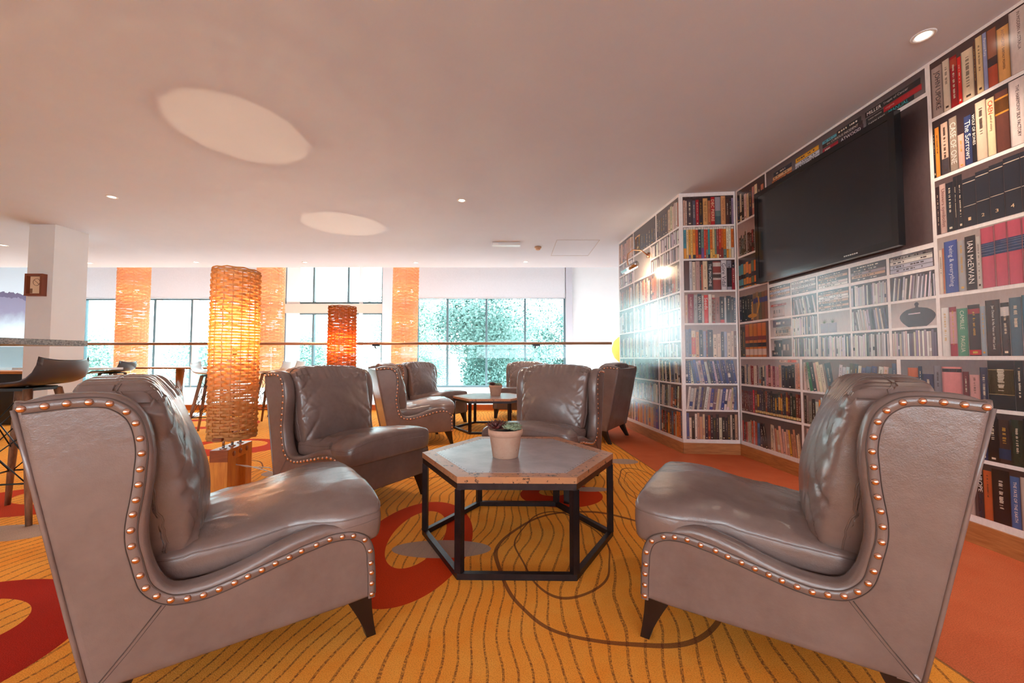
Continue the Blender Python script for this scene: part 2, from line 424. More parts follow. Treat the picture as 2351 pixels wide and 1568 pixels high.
# skirting boards
def board(name, P, Q, h=.112):
    d = (Q - P).normalized(); nrm = Vector((d.y, -d.x, 0))
    M = Matrix.Translation(P) @ Matrix.Rotation(math.atan2(d.y, d.x), 4, 'Z')
    mb = MB(); mb.box((0, -.014, 0), ((Q - P).length, .004, h), 0, M); struct(name, mb, M_SKIRT)
board('baseboard_right', TV0, TV0 + TVd * 8.0); board('baseboard_alcove', N0, N1); board('baseboard_far', L0, L1)

# ------------------------------------------------------------------ outside: ground and trees
mb = MB(); mb.box((-60, 10.8, -3.7), (40, 90, -3.5)); struct('ground', mb, simple('pale_bounce_ground', (.66, .70, .70), .9))  # ground colour raised to bounce daylight up onto the ceiling
def leafmat(name, a, b_):
    m, nt, b = mat_new(name)
    n = noise_node(nt, 1.6, 3, .6); lk(nt, mixrgb(nt, n.outputs[0], a, b_), b.inputs['Base Color']); b.inputs['Roughness'].default_value = .6
    return m
M_LEAF = leafmat('teal_green_foliage', srgb(64, 94, 88), srgb(124, 152, 143))
M_LEAF2 = leafmat('pale_yellow_green_foliage', srgb(118, 148, 136), srgb(170, 192, 180))
M_BARK = simple('grey_bark', srgb(110, 100, 90), .9)
def crown_mesh(seed, n, rad, leaf, mat):
    rnd = random.Random(seed); mb = MB()
    blobs = [(Vector((rnd.uniform(-1, 1) * rad * .7, rnd.uniform(-.6, .6) * rad * .7, rnd.uniform(-.8, .9) * rad * .8)), rnd.uniform(.32, .55) * rad) for _ in range(16)]
    for i in range(n):
        c, r = rnd.choice(blobs)
        d = Vector((rnd.gauss(0, 1), rnd.gauss(0, 1), rnd.gauss(0, 1))).normalized()
        p = c + d * r * rnd.uniform(.75, 1.05)
        a = Vector((rnd.gauss(0, 1), rnd.gauss(0, 1), rnd.gauss(0, .6))).normalized() * leaf * rnd.uniform(.6, 1.3)
        b = a.cross(d).normalized() * leaf * .6
        mb.add([p - a, p - b, p + a, p + b], [(0, 1, 2, 3)])
    return mb.mesh('crown', mat)
cm = [crown_mesh(1, 26000, 2.4, .055, M_LEAF), crown_mesh(2, 18000, 2.2, .055, M_LEAF2)]
tm = MB(); tm.tube([(0, 0, -4.6), (.1, 0, -2), (0, .1, 0)], [.22, .16, .08], 8); tm = tm.mesh('trunk', M_BARK)
TREES = [(-.8, 14.8, 1.0, 0, 1.0, 'dense teal tree filling the middle of the right window'), (2.6, 20.0, 1.0, 0, 1.2, 'broad teal tree at the right end of the right window'),
         (-4.2, 18.6, .2, 1, .8, 'low pale tree by the left edge of the right window'), (-8.6, 18.0, .8, 1, .85, 'pale tree seen through the glazed doorway'),
         (-13.2, 17.6, .6, 1, .95, 'pale tree behind the tall lamp beside the doorway'), (-17.8, 17.4, .7, 1, .95, 'pale tree seen between the two left hanging lamps'),
         (-22.5, 18.5, .8, 1, .95, 'pale tree seen right of the square column'), (-6.2, 24, 2.8, 1, 1.3, 'tall pale tree rising above the doorway transom'), (-1.0, 25.5, 1.4, 1, 1.2, 'pale tree behind the two teal trees')]
for x, y, z, k, s, lab in TREES:
    t = empty('tree', (x, y, -3.6), random.Random(x).uniform(0, 6), lab, 'tree', 'trees outside the far windows')
    c = bpy.data.objects.new('crown', cm[k]); link(c, t); c.location = (0, 0, z + 3.6); c.scale = (s, s, s)
    c = bpy.data.objects.new('trunk', tm); link(c, t); c.location = (0, 0, 4.5)

# ------------------------------------------------------------------ leather wing chairs
OUT = [(-0.775,0.878),(-0.759,0.892),(-0.724,0.905),(-0.687,0.909),(-0.649,0.91),(-0.609,0.906),(-0.579,0.893),(-0.553,0.869),(-0.534,0.836),(-0.522,0.793),(-0.516,0.751),(-0.514,0.709),(-0.516,0.668),(-0.52,0.622),(-0.523,0.581),(-0.525,0.541),(-0.523,0.5),(-0.515,0.457),(-0.504,0.419),(-0.488,0.385),(-0.467,0.363),(-0.439,0.355),(-0.4,0.355),(-0.359,0.360),(-0.311,0.371),(-0.256,0.389),(-0.197,0.409),(-0.134,0.425),(-0.081,0.431),(-0.033,0.424),(0.018,0.404),(0.063,0.37),(0.085,0.325),(0.091,0.282),(0.092,0.236),(0.091,0.19),(0.087,0.152),(0.0,0.148),(-0.15,0.148),(-0.31,0.148),(-0.47,0.148),(-0.628,0.148),(-0.66,0.30),(-0.70,0.50),(-0.74,0.70)]
STU = [(-0.759,0.878),(-0.721,0.882),(-0.684,0.886),(-0.645,0.887),(-0.607,0.881),(-0.574,0.857),(-0.555,0.825),(-0.545,0.783),(-0.541,0.743),(-0.543,0.701),(-0.545,0.661),(-0.549,0.621),(-0.554,0.584),(-0.557,0.543),(-0.554,0.501),(-0.545,0.462),(-0.535,0.419),(-0.523,0.383),(-0.5,0.354),(-0.47,0.333),(-0.434,0.325),(-0.398,0.322),(-0.362,0.326),(-0.325,0.333),(-0.292,0.341),(-0.256,0.349),(-0.22,0.358),(-0.182,0.366),(-0.147,0.376),(-0.103,0.383),(-0.062,0.39),(-0.022,0.389),(0.015,0.382),(0.054,0.358),(0.073,0.315),(0.076,0.272),(0.079,0.238),(0.08,0.2),(0.081,0.163)]
SH = 0.345
OUT = [(a + SH, b) for a, b in OUT]; STU = [(a + SH, b) for a, b in STU]
def smooth_closed(P, k=3, sharp=()):
    res = []; n = len(P)
    for i in range(n):
        p0, p1, p2, p3 = P[i-1], P[i], P[(i+1) % n], P[(i+2) % n]
        if i in sharp or (i + 1) % n in sharp or i >= 36:
            res.append(p1)
            if i < 36: res.append(((p1[0]+p2[0])/2, (p1[1]+p2[1])/2))
            continue
        for j in range(k):
            t = j / k
            q = [0.5*((2*p1[c]) + (-p0[c]+p2[c])*t + (2*p0[c]-5*p1[c]+4*p2[c]-p3[c])*t*t + (-p0[c]+3*p1[c]-3*p2[c]+p3[c])*t**3) for c in (0, 1)]
            res.append(tuple(q))
    return res
def densify(P, step=.014):
    r = []
    for i, p in enumerate(P):
        q = P[(i+1) % len(P)]; L = math.hypot(q[0]-p[0], q[1]-p[1]); k = max(1, int(L / step))
        r += [(p[0] + (q[0]-p[0])*j/k, p[1] + (q[1]-p[1])*j/k) for j in range(k)]
    return r
SIL = densify(smooth_closed(OUT))
def offs(P, d):
    n = len(P); r = []
    for i in range(n):
        a = Vector(P[i-1]); b = Vector(P[i]); c = Vector(P[(i+1) % n])
        t = (c - a).normalized(); r.append((b.x + t.y * d, b.y - t.x * d))   # clockwise outline: inside is to the right
    if d > .008:                                                            # corners tighter than the offset collapse onto a neighbour
        V_ = [Vector(p) for p in P]
        def dist(q):
            q = Vector(q); m = 9
            for i in range(n):
                a = V_[i-1]; e = V_[i] - a; L = e.length_squared
                t = 0 if L == 0 else max(0, min(1, (q - a).dot(e) / L)); m = min(m, (q - a - e * t).length)
            return m
        ok = [dist(q) > d * .97 for q in r]
        for i in range(n):
            if not ok[i]:
                for k in range(1, n):
                    if ok[(i+k) % n]: j = (i+k) % n; break
                    if ok[(i-k) % n]: j = (i-k) % n; break
                r[i] = r[j]
    return r
HW = 0.37
def side_panel(sgn):
    mb = MB(); n = len(SIL)
    lay = [(.020, HW), (.010, HW - .001), (.003, HW - .006), (0, HW - .014), (-.002, HW - .032), (0, HW - .052), (.006, HW - .068), (.016, HW - .078), (.030, HW - .083), (.048, HW - .084)]
    vs_ = []
    for o, y in lay: vs_ += [(p[0], sgn * y, p[1]) for p in offs(SIL, o)]
    fs = []
    for i in range(len(lay) - 1):
        for j in range(n):
            a, b, c, d = i*n+j, i*n+(j+1) % n, (i+1)*n+(j+1) % n, (i+1)*n+j
            fs.append((a, b, c, d) if sgn < 0 else (d, c, b, a))
    mb.add(vs_, fs, 0, True)
    k = len(lay) - 1
    for a, up in ((0, 1), (k*n, -1)):
        loop = []
        for p in vs_[a:a+n]:
            if not loop or (Vector(p) - Vector(loop[-1])).length > 1e-6: loop.append(p)
        if (Vector(loop[0]) - Vector(loop[-1])).length < 1e-6: loop.pop()
        tri = tessellate_polygon([[Vector((q[0], q[2], 0)) for q in loop]])
        mb.add(loop, [tuple(t_) for t_ in tri], 0)
    return mb
def smooth_open(P, k=4):
    r = []; n = len(P)
    for i in range(n - 1):
        p0, p1, p2, p3 = P[max(0, i-1)], P[i], P[i+1], P[min(n-1, i+2)]
        for j in range(k):
            t = j / k
            r.append(tuple(0.5*((2*p1[c]) + (-p0[c]+p2[c])*t + (2*p0[c]-5*p1[c]+4*p2[c]-p3[c])*t*t + (-p0[c]+3*p1[c]-3*p2[c]+p3[c])*t**3) for c in (0, 1)))
    return r + [P[-1]]
STS = smooth_open(STU)
def ribbon(pts, w, y0, y1):
    mb = MB(); n = len(pts); vs_ = []
    for i, p in enumerate(pts):
        a = Vector(pts[max(0, i-1)]); c = Vector(pts[min(n-1, i+1)]); t = (c - a).normalized(); nr = Vector((-t.y, t.x))
        for s, yy in ((-.5, y0), (-.42, y1), (0, y1 * 1.0), (.42, y1), (.5, y0)):
            vs_.append((p[0] + nr.x * w * s, yy, p[1] + nr.y * w * s))
    fs = []
    for i in range(n - 1):
        for j in range(4): fs.append((i*5+j, i*5+j+1, (i+1)*5+j+1, (i+1)*5+j))
    mb.add(vs_, fs, 0, True); return mb
def cube_grid(n):
    vs_ = []; fs = []; idx = {}
    def vid(p):
        k = tuple(round(c * 1000) for c in p)
        if k not in idx: idx[k] = len(vs_); vs_.append(p)
        return idx[k]
    for ax in range(3):
        for s in (-1, 1):
            for i in range(n):
                for j in range(n):
                    q = []
                    for a, b in ((i, j), (i+1, j), (i+1, j+1), (i, j+1)):
                        p = [0, 0, 0]; p[ax] = s; p[(ax+1) % 3] = -1 + 2*a/n; p[(ax+2) % 3] = -1 + 2*b/n
                        q.append(vid(tuple(p)))
                    fs.append(tuple(q) if s > 0 else tuple(q)[::-1])
    return vs_, fs
def superp(p, e):
    r = (abs(p[0])**e + abs(p[1])**e + abs(p[2])**e) ** (1/e)
    return (p[0]/r, p[1]/r, p[2]/r)
def ss(a, b, x):
    t = max(0, min(1, (x - a) / (b - a))); return t*t*(3 - 2*t)
def rid(x, y, z, s=1.0):
    return 1 - abs(noise.noise(Vector((x, y, z)))) * 2.2
def seat_fn(p, e=12):
    a, y, z = superp(p, e)
    X = -0.53 + (a + 1) / 2 * 0.653
    hw = 0.285 + 0.075 * ss(-.18, .0, X)
    seam = 0.405 + .055 * ss(-.5, .1, X)
    bot = 0.335
    side = 1 - y*y
    top = seam + .012 + .052 * (side ** .7) * (1 - .25 * ss(-.3, -.5, X))
    # near the border the top drops to the seam
    Z = bot + (z + 1) / 2 * (top - bot)
    wr = 0
    if z > 0.2:
        w1 = rid(X * 5 + 3, y * 2.2, .3); w2 = rid(X * 14, y * 6 + 7, 1.3); w3 = noise.noise(Vector((X * 4, y * 1.6, 9)))
        edge = (abs(y) ** 2) * .7 + .35
        wr = (max(0, w1 - .55) * .012 + max(0, w2 - .6) * .006) * edge + w3 * .012
    Y = y * hw
    bulge = 1 + .03 * (1 - z*z)
    return (X + (.008 * (1 - z*z) if a > .9 else 0), Y * bulge, Z + wr)
def back_fn(p, e=9):
    x, y, c = superp(p, e)
    Z = 0.385 + (c + 1) / 2 * 0.56
    t = (Z - .45) / .48
    xf = -0.415 - .05 * t - .075 * max(0, t - .35) ** 1.3 + .035 * (1 - (2*t - .55) ** 2) * (1 - y*y)
    xb = -0.575 - .13 * t
    if c > .8: Z -= .018 * y * y
    hw = .288 + .018 * ss(.6, 1.0, t) - .01 * ss(.3, 0, t)
    X = xb + (x + 1) / 2 * (xf - xb)
    wr = 0
    if x > 0:
        e_ = abs(y) ** 2.6
        w1 = rid(Z * 9 + abs(y) * 3.0, y * 2.3, 4.2); w2 = rid(Z * 20 - abs(y) * 5, y * 4, 8.1); w3 = noise.noise(Vector((y * 1.5, Z * 5, 2.2)))
        wr = -(max(0, w1 - .5) * .020 * (e_ + .12) + max(0, w2 - .5) * .012 * e_) + w3 * .008
    if c > .7: wr += -.006 * max(0, sin(y * 40 + 3 * sin(y * 7)))
    return (X + wr, y * hw, Z + (wr * .8 if c > .6 else 0))
CG = cube_grid(56)
def puffy(fn):
    mb = MB(); pts = [fn(p) for p in CG[0]]
    pts = [(a + SH, b, c) for a, b, c in pts]; mb.add(pts, CG[1], 0, True); return mb
def ringpath(fn, axis, lvl, n=40):
    """loop on the cube boundary at p[axis]=lvl"""
    sq = [(-1 + 2*i/n, -1) for i in range(n)] + [(1, -1 + 2*i/n) for i in range(n)] + [(1 - 2*i/n, 1) for i in range(n)] + [(-1, 1 - 2*i/n) for i in range(n)]
    r = []
    for a, b in sq:
        p = [0, 0, 0]; p[axis] = lvl; p[(axis+1) % 3] = a; p[(axis+2) % 3] = b
        q = fn(tuple(p)); r.append((q[0] + SH, q[1], q[2]))
    return r
def sweep_leg(x0, x1, y0, y1, kind):
    mb = MB(); n = 8; vs_ = []
    for i in range(n + 1):
        t = i / n; z = .152 * (1 - t)
        if kind == 'front': a = x0 - .006 + (x1 - .004 - x0) * (1 - (1 - t) ** 1.25); b = x1 + .022 * t ** 1.5
        else: a = x0 - .055 * t ** 1.5; b = x1 - (x1 - x0) * .5 * (1 - (1 - t) ** 1.25) - .055 * t ** 1.5
        ya = y0 + (.012 * t); yb = y1 - (.012 * t)
        vs_ += [(a, ya, z), (b, ya, z), (b, yb, z), (a, yb, z)]
    fs = [(0, 1, 2, 3), tuple(range(n*4, n*4+4))[::-1]]
    for i in range(n):
        for j in range(4): fs.append((i*4+j, (i+1)*4+j, (i+1)*4+(j+1) % 4, i*4+(j+1) % 4))
    mb.add(vs_, fs); return mb
_st = MB(); _st.lathe([(.0001, .0062), (.0035, .0058), (.0068, .0040), (.0090, .0012), (.0095, -.001)][::-1], 14, cap=True)
STUD_ME = _st.mesh('stud', M_STUD)
def make_chair():
    t = empty('wing_chair')
    for s in (-1, 1):
        sp = side_panel(s).build('side_panel', M_LEATHER, t)
        bd = ribbon(STS + [(.345 + .081, .15)], .024, s * (HW - .0005), s * (HW + .0022)).build('trim_band', M_LEATHER, sp)
        g = MB()
        for d in (-.013, .013):
            pts = []
            for i, q in enumerate(STS):
                a = Vector(STS[max(0, i-1)]); c = Vector(STS[min(len(STS)-1, i+1)]); tt = (c - a).normalized()
                pts.append((q[0] - tt.y * d, s * (HW + .0008), q[1] + tt.x * d))
            g.tube(pts, .0014, 5)
        g.tube([(-.49 + SH, s*(HW + .0004), .325), (-.56 + SH, s*(HW + .0004), .232), (-.626 + SH, s*(HW + .0004), .15)], .0016, 5)
        g.tube([(-.481 + SH, s*(HW + .0004), .322), (-.551 + SH, s*(HW + .0004), .229), (-.617 + SH, s*(HW + .0004), .15)], .0008, 5)
        g.build('seam', M_SEAM, sp)
        g = MB(); g.tube([(-.772 + SH, s*(HW - .004), .876), (-.737 + SH, s*(HW - .004), .70), (-.697 + SH, s*(HW - .004), .50), (-.657 + SH, s*(HW - .004), .30), (-.625 + SH, s*(HW - .004), .149)], .006, 7)
        g.build('piping', M_LEATHER, sp)
        for q in STU:
            o = bpy.data.objects.new('stud', STUD_ME); link(o, t)
            o.location = (q[0], s * (HW + .0022), q[1]); o.rotation_euler = (R(90) if s < 0 else R(-90), 0, 0)
    # outer back
    g = MB(); prof = [(-.775, .872), (-.71, .878), (-.60, .45), (-.575, .15), (-.622, .15)]
    n = len(prof); yy = HW - .004
    g.add([(a + SH, -yy, b) for a, b in prof] + [(a + SH, yy, b) for a, b in prof], [tuple(range(n))[::-1], tuple(range(n, 2*n))] + [(i, (i+1) % n, (i+1) % n + n, i + n) for i in range(n)])
    g.build('back_panel', M_LEATHER, t)
    g = MB(); g.box((-.60 + SH, -.30, .16), (.04 + SH, .30, .338)); g.build('seat_deck', M_LEATHER, t)
    g = MB(); pr = [(.03, .150), (.078, .150), (.084, .156), (.086, .25), (.085, .335), (.078, .345), (.03, .345)]; n = len(pr); yy = HW - .02
    g.add([(a + SH, -yy, b) for a, b in pr] + [(a + SH, yy, b) for a, b in pr], [tuple(range(n))[::-1], tuple(range(n, 2*n))] + [(i, (i+1) % n, (i+1) % n + n, i + n) for i in range(n)])
    g.build('front_apron', M_LEATHER, t)
    sc_ = puffy(seat_fn).build('seat_cushion', M_LEATHER, t)
    g = MB(); g.tube(ringpath(seat_fn, 2, .62), .0024, 5, closed=True); g.build('piping', M_LEATHER, sc_)
    bc = puffy(back_fn).build('back_cushion', M_LEATHER, t)
    g = MB(); g.tube(ringpath(back_fn, 0, .15), .0026, 5, closed=True); g.build('piping', M_LEATHER, bc)
    for s in (-1, 1):
        y0, y1 = sorted((s * (HW - .012), s * (HW - .078)))
        sweep_leg(.008 + SH, .084 + SH, y0, y1, 'front').build('leg', M_DARKWOOD, t)
        sweep_leg(-.615 + SH, -.54 + SH, y0, y1, 'rear').build('leg', M_DARKWOOD, t)
    return t
CHAIRS = [(-1.061, 1.514, 36.44, 'large taupe leather wing chair at the near left, its side to the viewer'),
          (1.027, 1.540, 147.27, 'large brown leather wing chair at the near right, before the television wall'),
          (-1.19, 2.96, -30.3, 'taupe leather wing chair behind the near left chair, beside the lit cane lamp'),
          (.29, 3.36, -117.0, 'taupe leather wing chair facing the viewer behind the near hexagonal table'),
          (-1.24, 4.87, 25.8, 'leather wing chair side on, left of the far hexagonal table'),
          (-1.27, 6.29, -30.0, 'leather wing chair at the far left of the far table, near the railing'),
          (.18, 7.05, -110.0, 'leather wing chair by the railing, mostly hidden behind another chair'),
          (1.06, 5.17, 147.0, 'leather wing chair seen from its back corner, beside the mural wall')]
proto = make_chair()
for i, (x, y, a, lab) in enumerate(CHAIRS):
    o = proto if i == 0 else copy_tree(proto)
    o.location = (x, y, 0); o.rotation_euler = (0, 0, R(a)); tag(o, lab, 'chair', 'leather wing chairs round the hexagonal tables')

# ------------------------------------------------------------------ hexagonal tables
S = 0.544
def hexpt(r, z, k): return (r * cos(k * pi / 3), r * sin(k * pi / 3), z)
def make_table():
    t = empty('hexagonal_table')
    g = MB(); ri = S * .855
    for k in range(6):
        a, b = k, k + 1
        g.add([hexpt(S, .46, a), hexpt(S, .46, b), hexpt(ri, .46, b), hexpt(ri, .46, a), hexpt(S, .431, a), hexpt(S, .431, b), hexpt(ri, .431, b), hexpt(ri, .431, a)],
              [(0, 1, 2, 3), (7, 6, 5, 4), (4, 5, 1, 0)])
    g.build('wooden_rim', M_RIM, t)
    g = MB(); g.add([hexpt(ri, .4605, k) for k in range(6)] + [hexpt(ri, .432, k) for k in range(6)], [tuple(range(6)), tuple(range(11, 5, -1))] + [(k, k + 6, (k+1) % 6 + 6, (k+1) % 6) for k in range(6)])
    top = g.build('zinc_top', M_ZINC, t)
    g = MB()
    for k in range(6):
        A = Vector(hexpt(ri * .975, .461, k)); B = Vector(hexpt(ri * .975, .461, k + 1))
        for j in range(14):
            p = A.lerp(B, j / 14); g.lathe([(.0022, 0), (.0015, .0008), (.0003, .001)], 6, c=p)
    g.build('rivets', M_STEEL, top)
    def barring(z0, z1, r0, r1, name):
        g = MB()
        for k in range(6):
            g.add([hexpt(r1, z0, k), hexpt(r1, z0, k+1), hexpt(r0, z0, k+1), hexpt(r0, z0, k), hexpt(r1, z1, k), hexpt(r1, z1, k+1), hexpt(r0, z1, k+1), hexpt(r0, z1, k)],
                  [(3, 2, 1, 0), (4, 5, 6, 7), (0, 1, 5, 4), (2, 3, 7, 6)])
        g.build(name, M_STEEL, t)
    barring(.401, .431, S - .034, S - .003, 'top_rail'); barring(.0, .028, S - .034, S - .003, 'bottom_rail')
    for k in range(6):
        g = MB(); M = Matrix.Rotation(k * pi / 3, 4, 'Z'); r = S - .018
        g.box((r - .017, -.017, .028), (r + .013, .017, .401), 0, M); g.build('leg', M_STEEL, t)
    return t
T1 = make_table(); T1.location = (.03, 2.325, 0); T1.rotation_euler = (0, 0, R(-1.0))
tag(T1, 'near hexagonal coffee table with worn wooden rim and black steel frame', 'table', 'hexagonal coffee tables')
T2 = copy_tree(T1); T2.location = (-.30, 5.80, 0); T2.rotation_euler = (0, 0, R(1))
tag(T2, 'far hexagonal coffee table between the chairs near the railing', 'table', 'hexagonal coffee tables')

# ------------------------------------------------------------------ potted succulents
def rosette(mb, c, n, ln, wd, tilt0, tilt1, mat, rnd):
    for i in range(n):
        a = i * 2.399963 + rnd.uniform(-.15, .15); t = i / n; el = tilt0 + (tilt1 - tilt0) * t; L = ln * (1 - .45 * t)
        d = Vector((cos(a) * cos(el), sin(a) * cos(el), sin(el))); s = Vector((-sin(a), cos(a), 0)); u = d.cross(s) * -1
        if u.z < 0: u = -u
        w = wd * (1 - .4 * t); b = Vector(c)
        pts = [b - s*w*.25, b + s*w*.25, b + d*L*.55 + s*w*.5, b + d*L*.55 - s*w*.5, b + d*L + u*L*.08, b + d*L*.5 + u*w*.25, b + d*L*.45 - u*w*.2]
        mb.add(pts, [(0, 1, 5), (1, 2, 5), (2, 4, 5), (4, 3, 5), (3, 0, 5), (1, 0, 6), (2, 1, 6), (4, 2, 6), (3, 4, 6), (0, 3, 6)], mat, True)
def make_pot(var):
    t = empty('potted_succulent'); rnd = random.Random(5 + var)
    g = MB(); g.lathe([(.066, 0), (.070, .004), (.087, .115), (.089, .118), (.094, .120), (.096, .150), (.091, .152), (.084, .148), (.080, .128)], 40); g.build('pot', M_TERRA, t)
    g = MB(); g.lathe([(.081, .118), (.081, .134), (.04, .140), (.001, .142)], 24); g.build('soil', M_SOIL, t)
    g = MB(); rosette(g, (-.048, -.02, .150), 40, .085, .026, .3, 1.45, 0, rnd); g.build('red_succulent', M_SUCR, t)
    g = MB()
    for c, l in (((.015, -.04, .142), .042), ((.052, .005, .142), .04), ((.0, .03, .14), .045), ((.045, -.05, .138), .03), ((-.02, .055, .14), .035), ((.065, -.03, .138), .026), ((.04, .05, .14), .035)):
        rosette(g, (c[0], c[1], c[2] + .014), 28, l * 1.15, l * .85, .25, 1.4, 0, rnd)
    g.build('green_succulents', M_SUCG, t)
    return t
P1 = make_pot(0); P1.location = (-.036, 2.235, .4606); tag(P1, 'pale terracotta pot of red and green succulents on the near hexagonal table', 'potted plant', 'succulents in terracotta pots')
P2 = copy_tree(P1); P2.location = (-.235, 5.78, .4606); P2.rotation_euler = (0, 0, .2); tag(P2, 'small terracotta succulent pot on the far hexagonal table', 'potted plant', 'succulents in terracotta pots')

# ------------------------------------------------------------------ woven cane lamps
def weave(mb, rx, ry, z0, z1, rows, stakes, seg, wfrac=.78, amp=.008, seed=0, bow=0.0, e=2.0, th=.0022):
    rnd = random.Random(seed); pitch = (z1 - z0) / rows; N = stakes * seg
    def pos(t, dr, z):
        c, s = cos(t), sin(t)
        r = 1 / ((abs(c)/rx)**e + (abs(s)/ry)**e) ** (1/e)
        r += bow * sin(pi * (z - z0) / (z1 - z0)) + dr
        return (r*c, r*s, z)
    for k in range(rows):
        zc = z0 + (k + .5) * pitch; ph = k % 2 * pi; vs_ = []
        j1, j2, j3 = rnd.uniform(0, 6), rnd.uniform(0, 6), rnd.uniform(.85, 1.1)
        for i in range(N):
            t = 2*pi*i/N; q_ = cos(stakes * t / 2 + ph); dr = amp * (abs(q_) ** .6) * (1 if q_ > 0 else -1)
            zz = zc + pitch * .09 * sin(t * 2 + j1) + pitch * .05 * sin(t * 5 + j2); hh = pitch * wfrac * .5 * j3
            for dz, d2 in ((-hh, 0), (hh, 0), (hh, th), (-hh, th)): vs_.append(pos(t, dr + d2, zz + dz))
        fs = []
        for i in range(N):
            a, b = i*4, ((i+1) % N)*4
            for q in range(4): fs.append((a+q, a+(q+1) % 4, b+(q+1) % 4, b+q))
        mb.add(vs_, fs, 0, False)
    for k in range(stakes):
        t = 2*pi*(k + .0)/stakes; sgn = 0
        mb.tube([pos(t + .02 * sin(z_ * 3 + k), 0, z0 + (z1 - z0) * z_ / 12) for z_ in range(13)], .0035, 5)
def rimring(mb, rx, ry, z, e=2.0, r=.008, n=48):
    for d in (0, .011, .022): mb.tube([(rx * cos(2*pi*i/n) * (1 + .02 * sin(i * 2.1)), ry * sin(2*pi*i/n) * (1 + .02 * cos(i * 1.7)), z + d + .003 * sin(i * 1.3 + d * 300)) for i in range(n)], r * .7, 6, closed=True)
M_BULB = emis('lit_bulb', (1, .82, .5), 40)
def make_floor_lamp(rows, seed, wm, pw):
    t = empty('cane_floor_lamp')
    g = MB(); weave(g, .168, .150, .40, 1.66, rows, 18, 10, seed=seed, bow=.004, wfrac=.8 if seed == 1 else .93); rimring(g, .170, .152, .40); rimring(g, .168, .150, 1.652)
    g.build('cane_shade', wm, t)
    g = MB()
    g.box((-.17, -.06, .255), (.17, .06, .335)); g.box((-.1705, -.0605, .25), (-.165, .0605, .3355), 1); g.box((-.17, -.06, 0), (-.06, .06, .255)); g.box((.08, -.06, 0), (.17, .06, .255))
    bse = g.build('wooden_base', [M_PINE, M_PINE2], t)
    for x in (-.09, 0, .09): g = MB(); g.tube([(x, -.063, .295), (x, -.06, .295)], .019, 20); g.build('dowel_plug', M_PINE2, bse)
    for x in (-.115, 0, .115): g = MB(); g.tube([(x, 0, .335), (x, 0, .43)], .009, 10); g.lathe([(.024, .335), (.022, .341), (.01, .343)], 16, c=(x, 0, 0)); g.build('rod', M_CHROME, t)
    g = MB(); g.box((-.2, -.03, .405), (.2, .03, .425)); g.build('cross_board', M_PINE2, t)
    g = MB(); g.tube([(0, 0, .43), (0, 0, 1.06)], .006, 8); g.lathe([(.015, 1.02), (.018, 1.07), (.012, 1.08)], 14); g.build('lamp_stem', M_BRASS, t)
    g = MB(); g.lathe([(.006, 1.08), (.02, 1.10), (.024, 1.125), (.016, 1.145), (.002, 1.155)], 16); b = g.build('bulb', M_BULB, t)
    point((0, 0, 1.18), pw, (1, .76, .48), .012, t)
    g = MB(); g.tube([(-.02, 0, .2), (.04, -.09, .17), (.12, -.22, .10), (.2, -.3, .01), (.5, -.35, .006)], .0035, 6); g.tube([(.0, 0, .2), (.05, -.08, .16), (.16, -.2, .12), (.24, -.28, .01), (.5, -.32, .006)], .0035, 6)
    g.build('power_cord', M_WHITEPLAS, t)
    return t
LP1 = make_floor_lamp(58, 1, M_WICK, 26); LP1.location = (-2.13, 3.10, 0); LP1.rotation_euler = (0, 0, R(97))
tag(LP1, 'tall oval woven cane floor lamp, lit, between the two left chairs', 'lamp', 'cane floor lamps on wooden bases')
LP2 = make_floor_lamp(58, 2, M_WICK2, 30); LP2.location = (-2.235, 5.3, 0); LP2.rotation_euler = (0, 0, R(20))
tag(LP2, 'brown woven cane floor lamp glowing behind the left chairs', 'lamp', 'cane floor lamps on wooden bases')
def make_hanging():
    t = empty('hanging_cane_lamp')
    g = MB(); weave(g, .28, .28, .35, 4.55, 108, 22, 6, seed=7, amp=.009, th=.004, wfrac=.9); g.build('cane_shade', M_WICK3, t)
    for i, z in enumerate((.62, 1.15, 1.80, 2.50, 3.2, 3.9)):
        for s in (-1, 1):
            g = MB(); c = (s * .15, -.12 + .04 * s, z + .03 * s)
            g.lathe([(.004, -.03), (.03, -.01), (.034, .01), (.02, .032), (.002, .04)], 12, c=c); b = g.build('bulb', M_BULB, t)
        point((0, 0, z), 11, (1, .74, .48), .05, t)
    g = MB(); g.tube([(0, 0, .5), (0, 0, 5.2)], .01, 6)
    for z in (.62, 1.15, 1.8, 2.5, 3.2, 3.9): g.tube([(-.15, -.16, z - .04), (0, 0, z - .04), (.15, -.08, z)], .005, 6)
    g.build('cable', M_CHROME, t)
    return t
H = make_hanging()
for i, (x, a, tl, lab) in enumerate(((-8.68, 0, 0, 'hanging cane column lamp nearest the square column'), (-5.53, .5, 0, 'hanging cane column lamp behind the tall floor lamp'), (-2.47, .9, .012, 'hanging cane column lamp right of the glazed doorway'))):
    o = H if i == 0 else copy_tree(H)
    o.location = (x, 9.2, 0); o.rotation_euler = (0, tl, a * .2); tag(o, lab, 'lamp', 'hanging cane column lamps in the stairwell')
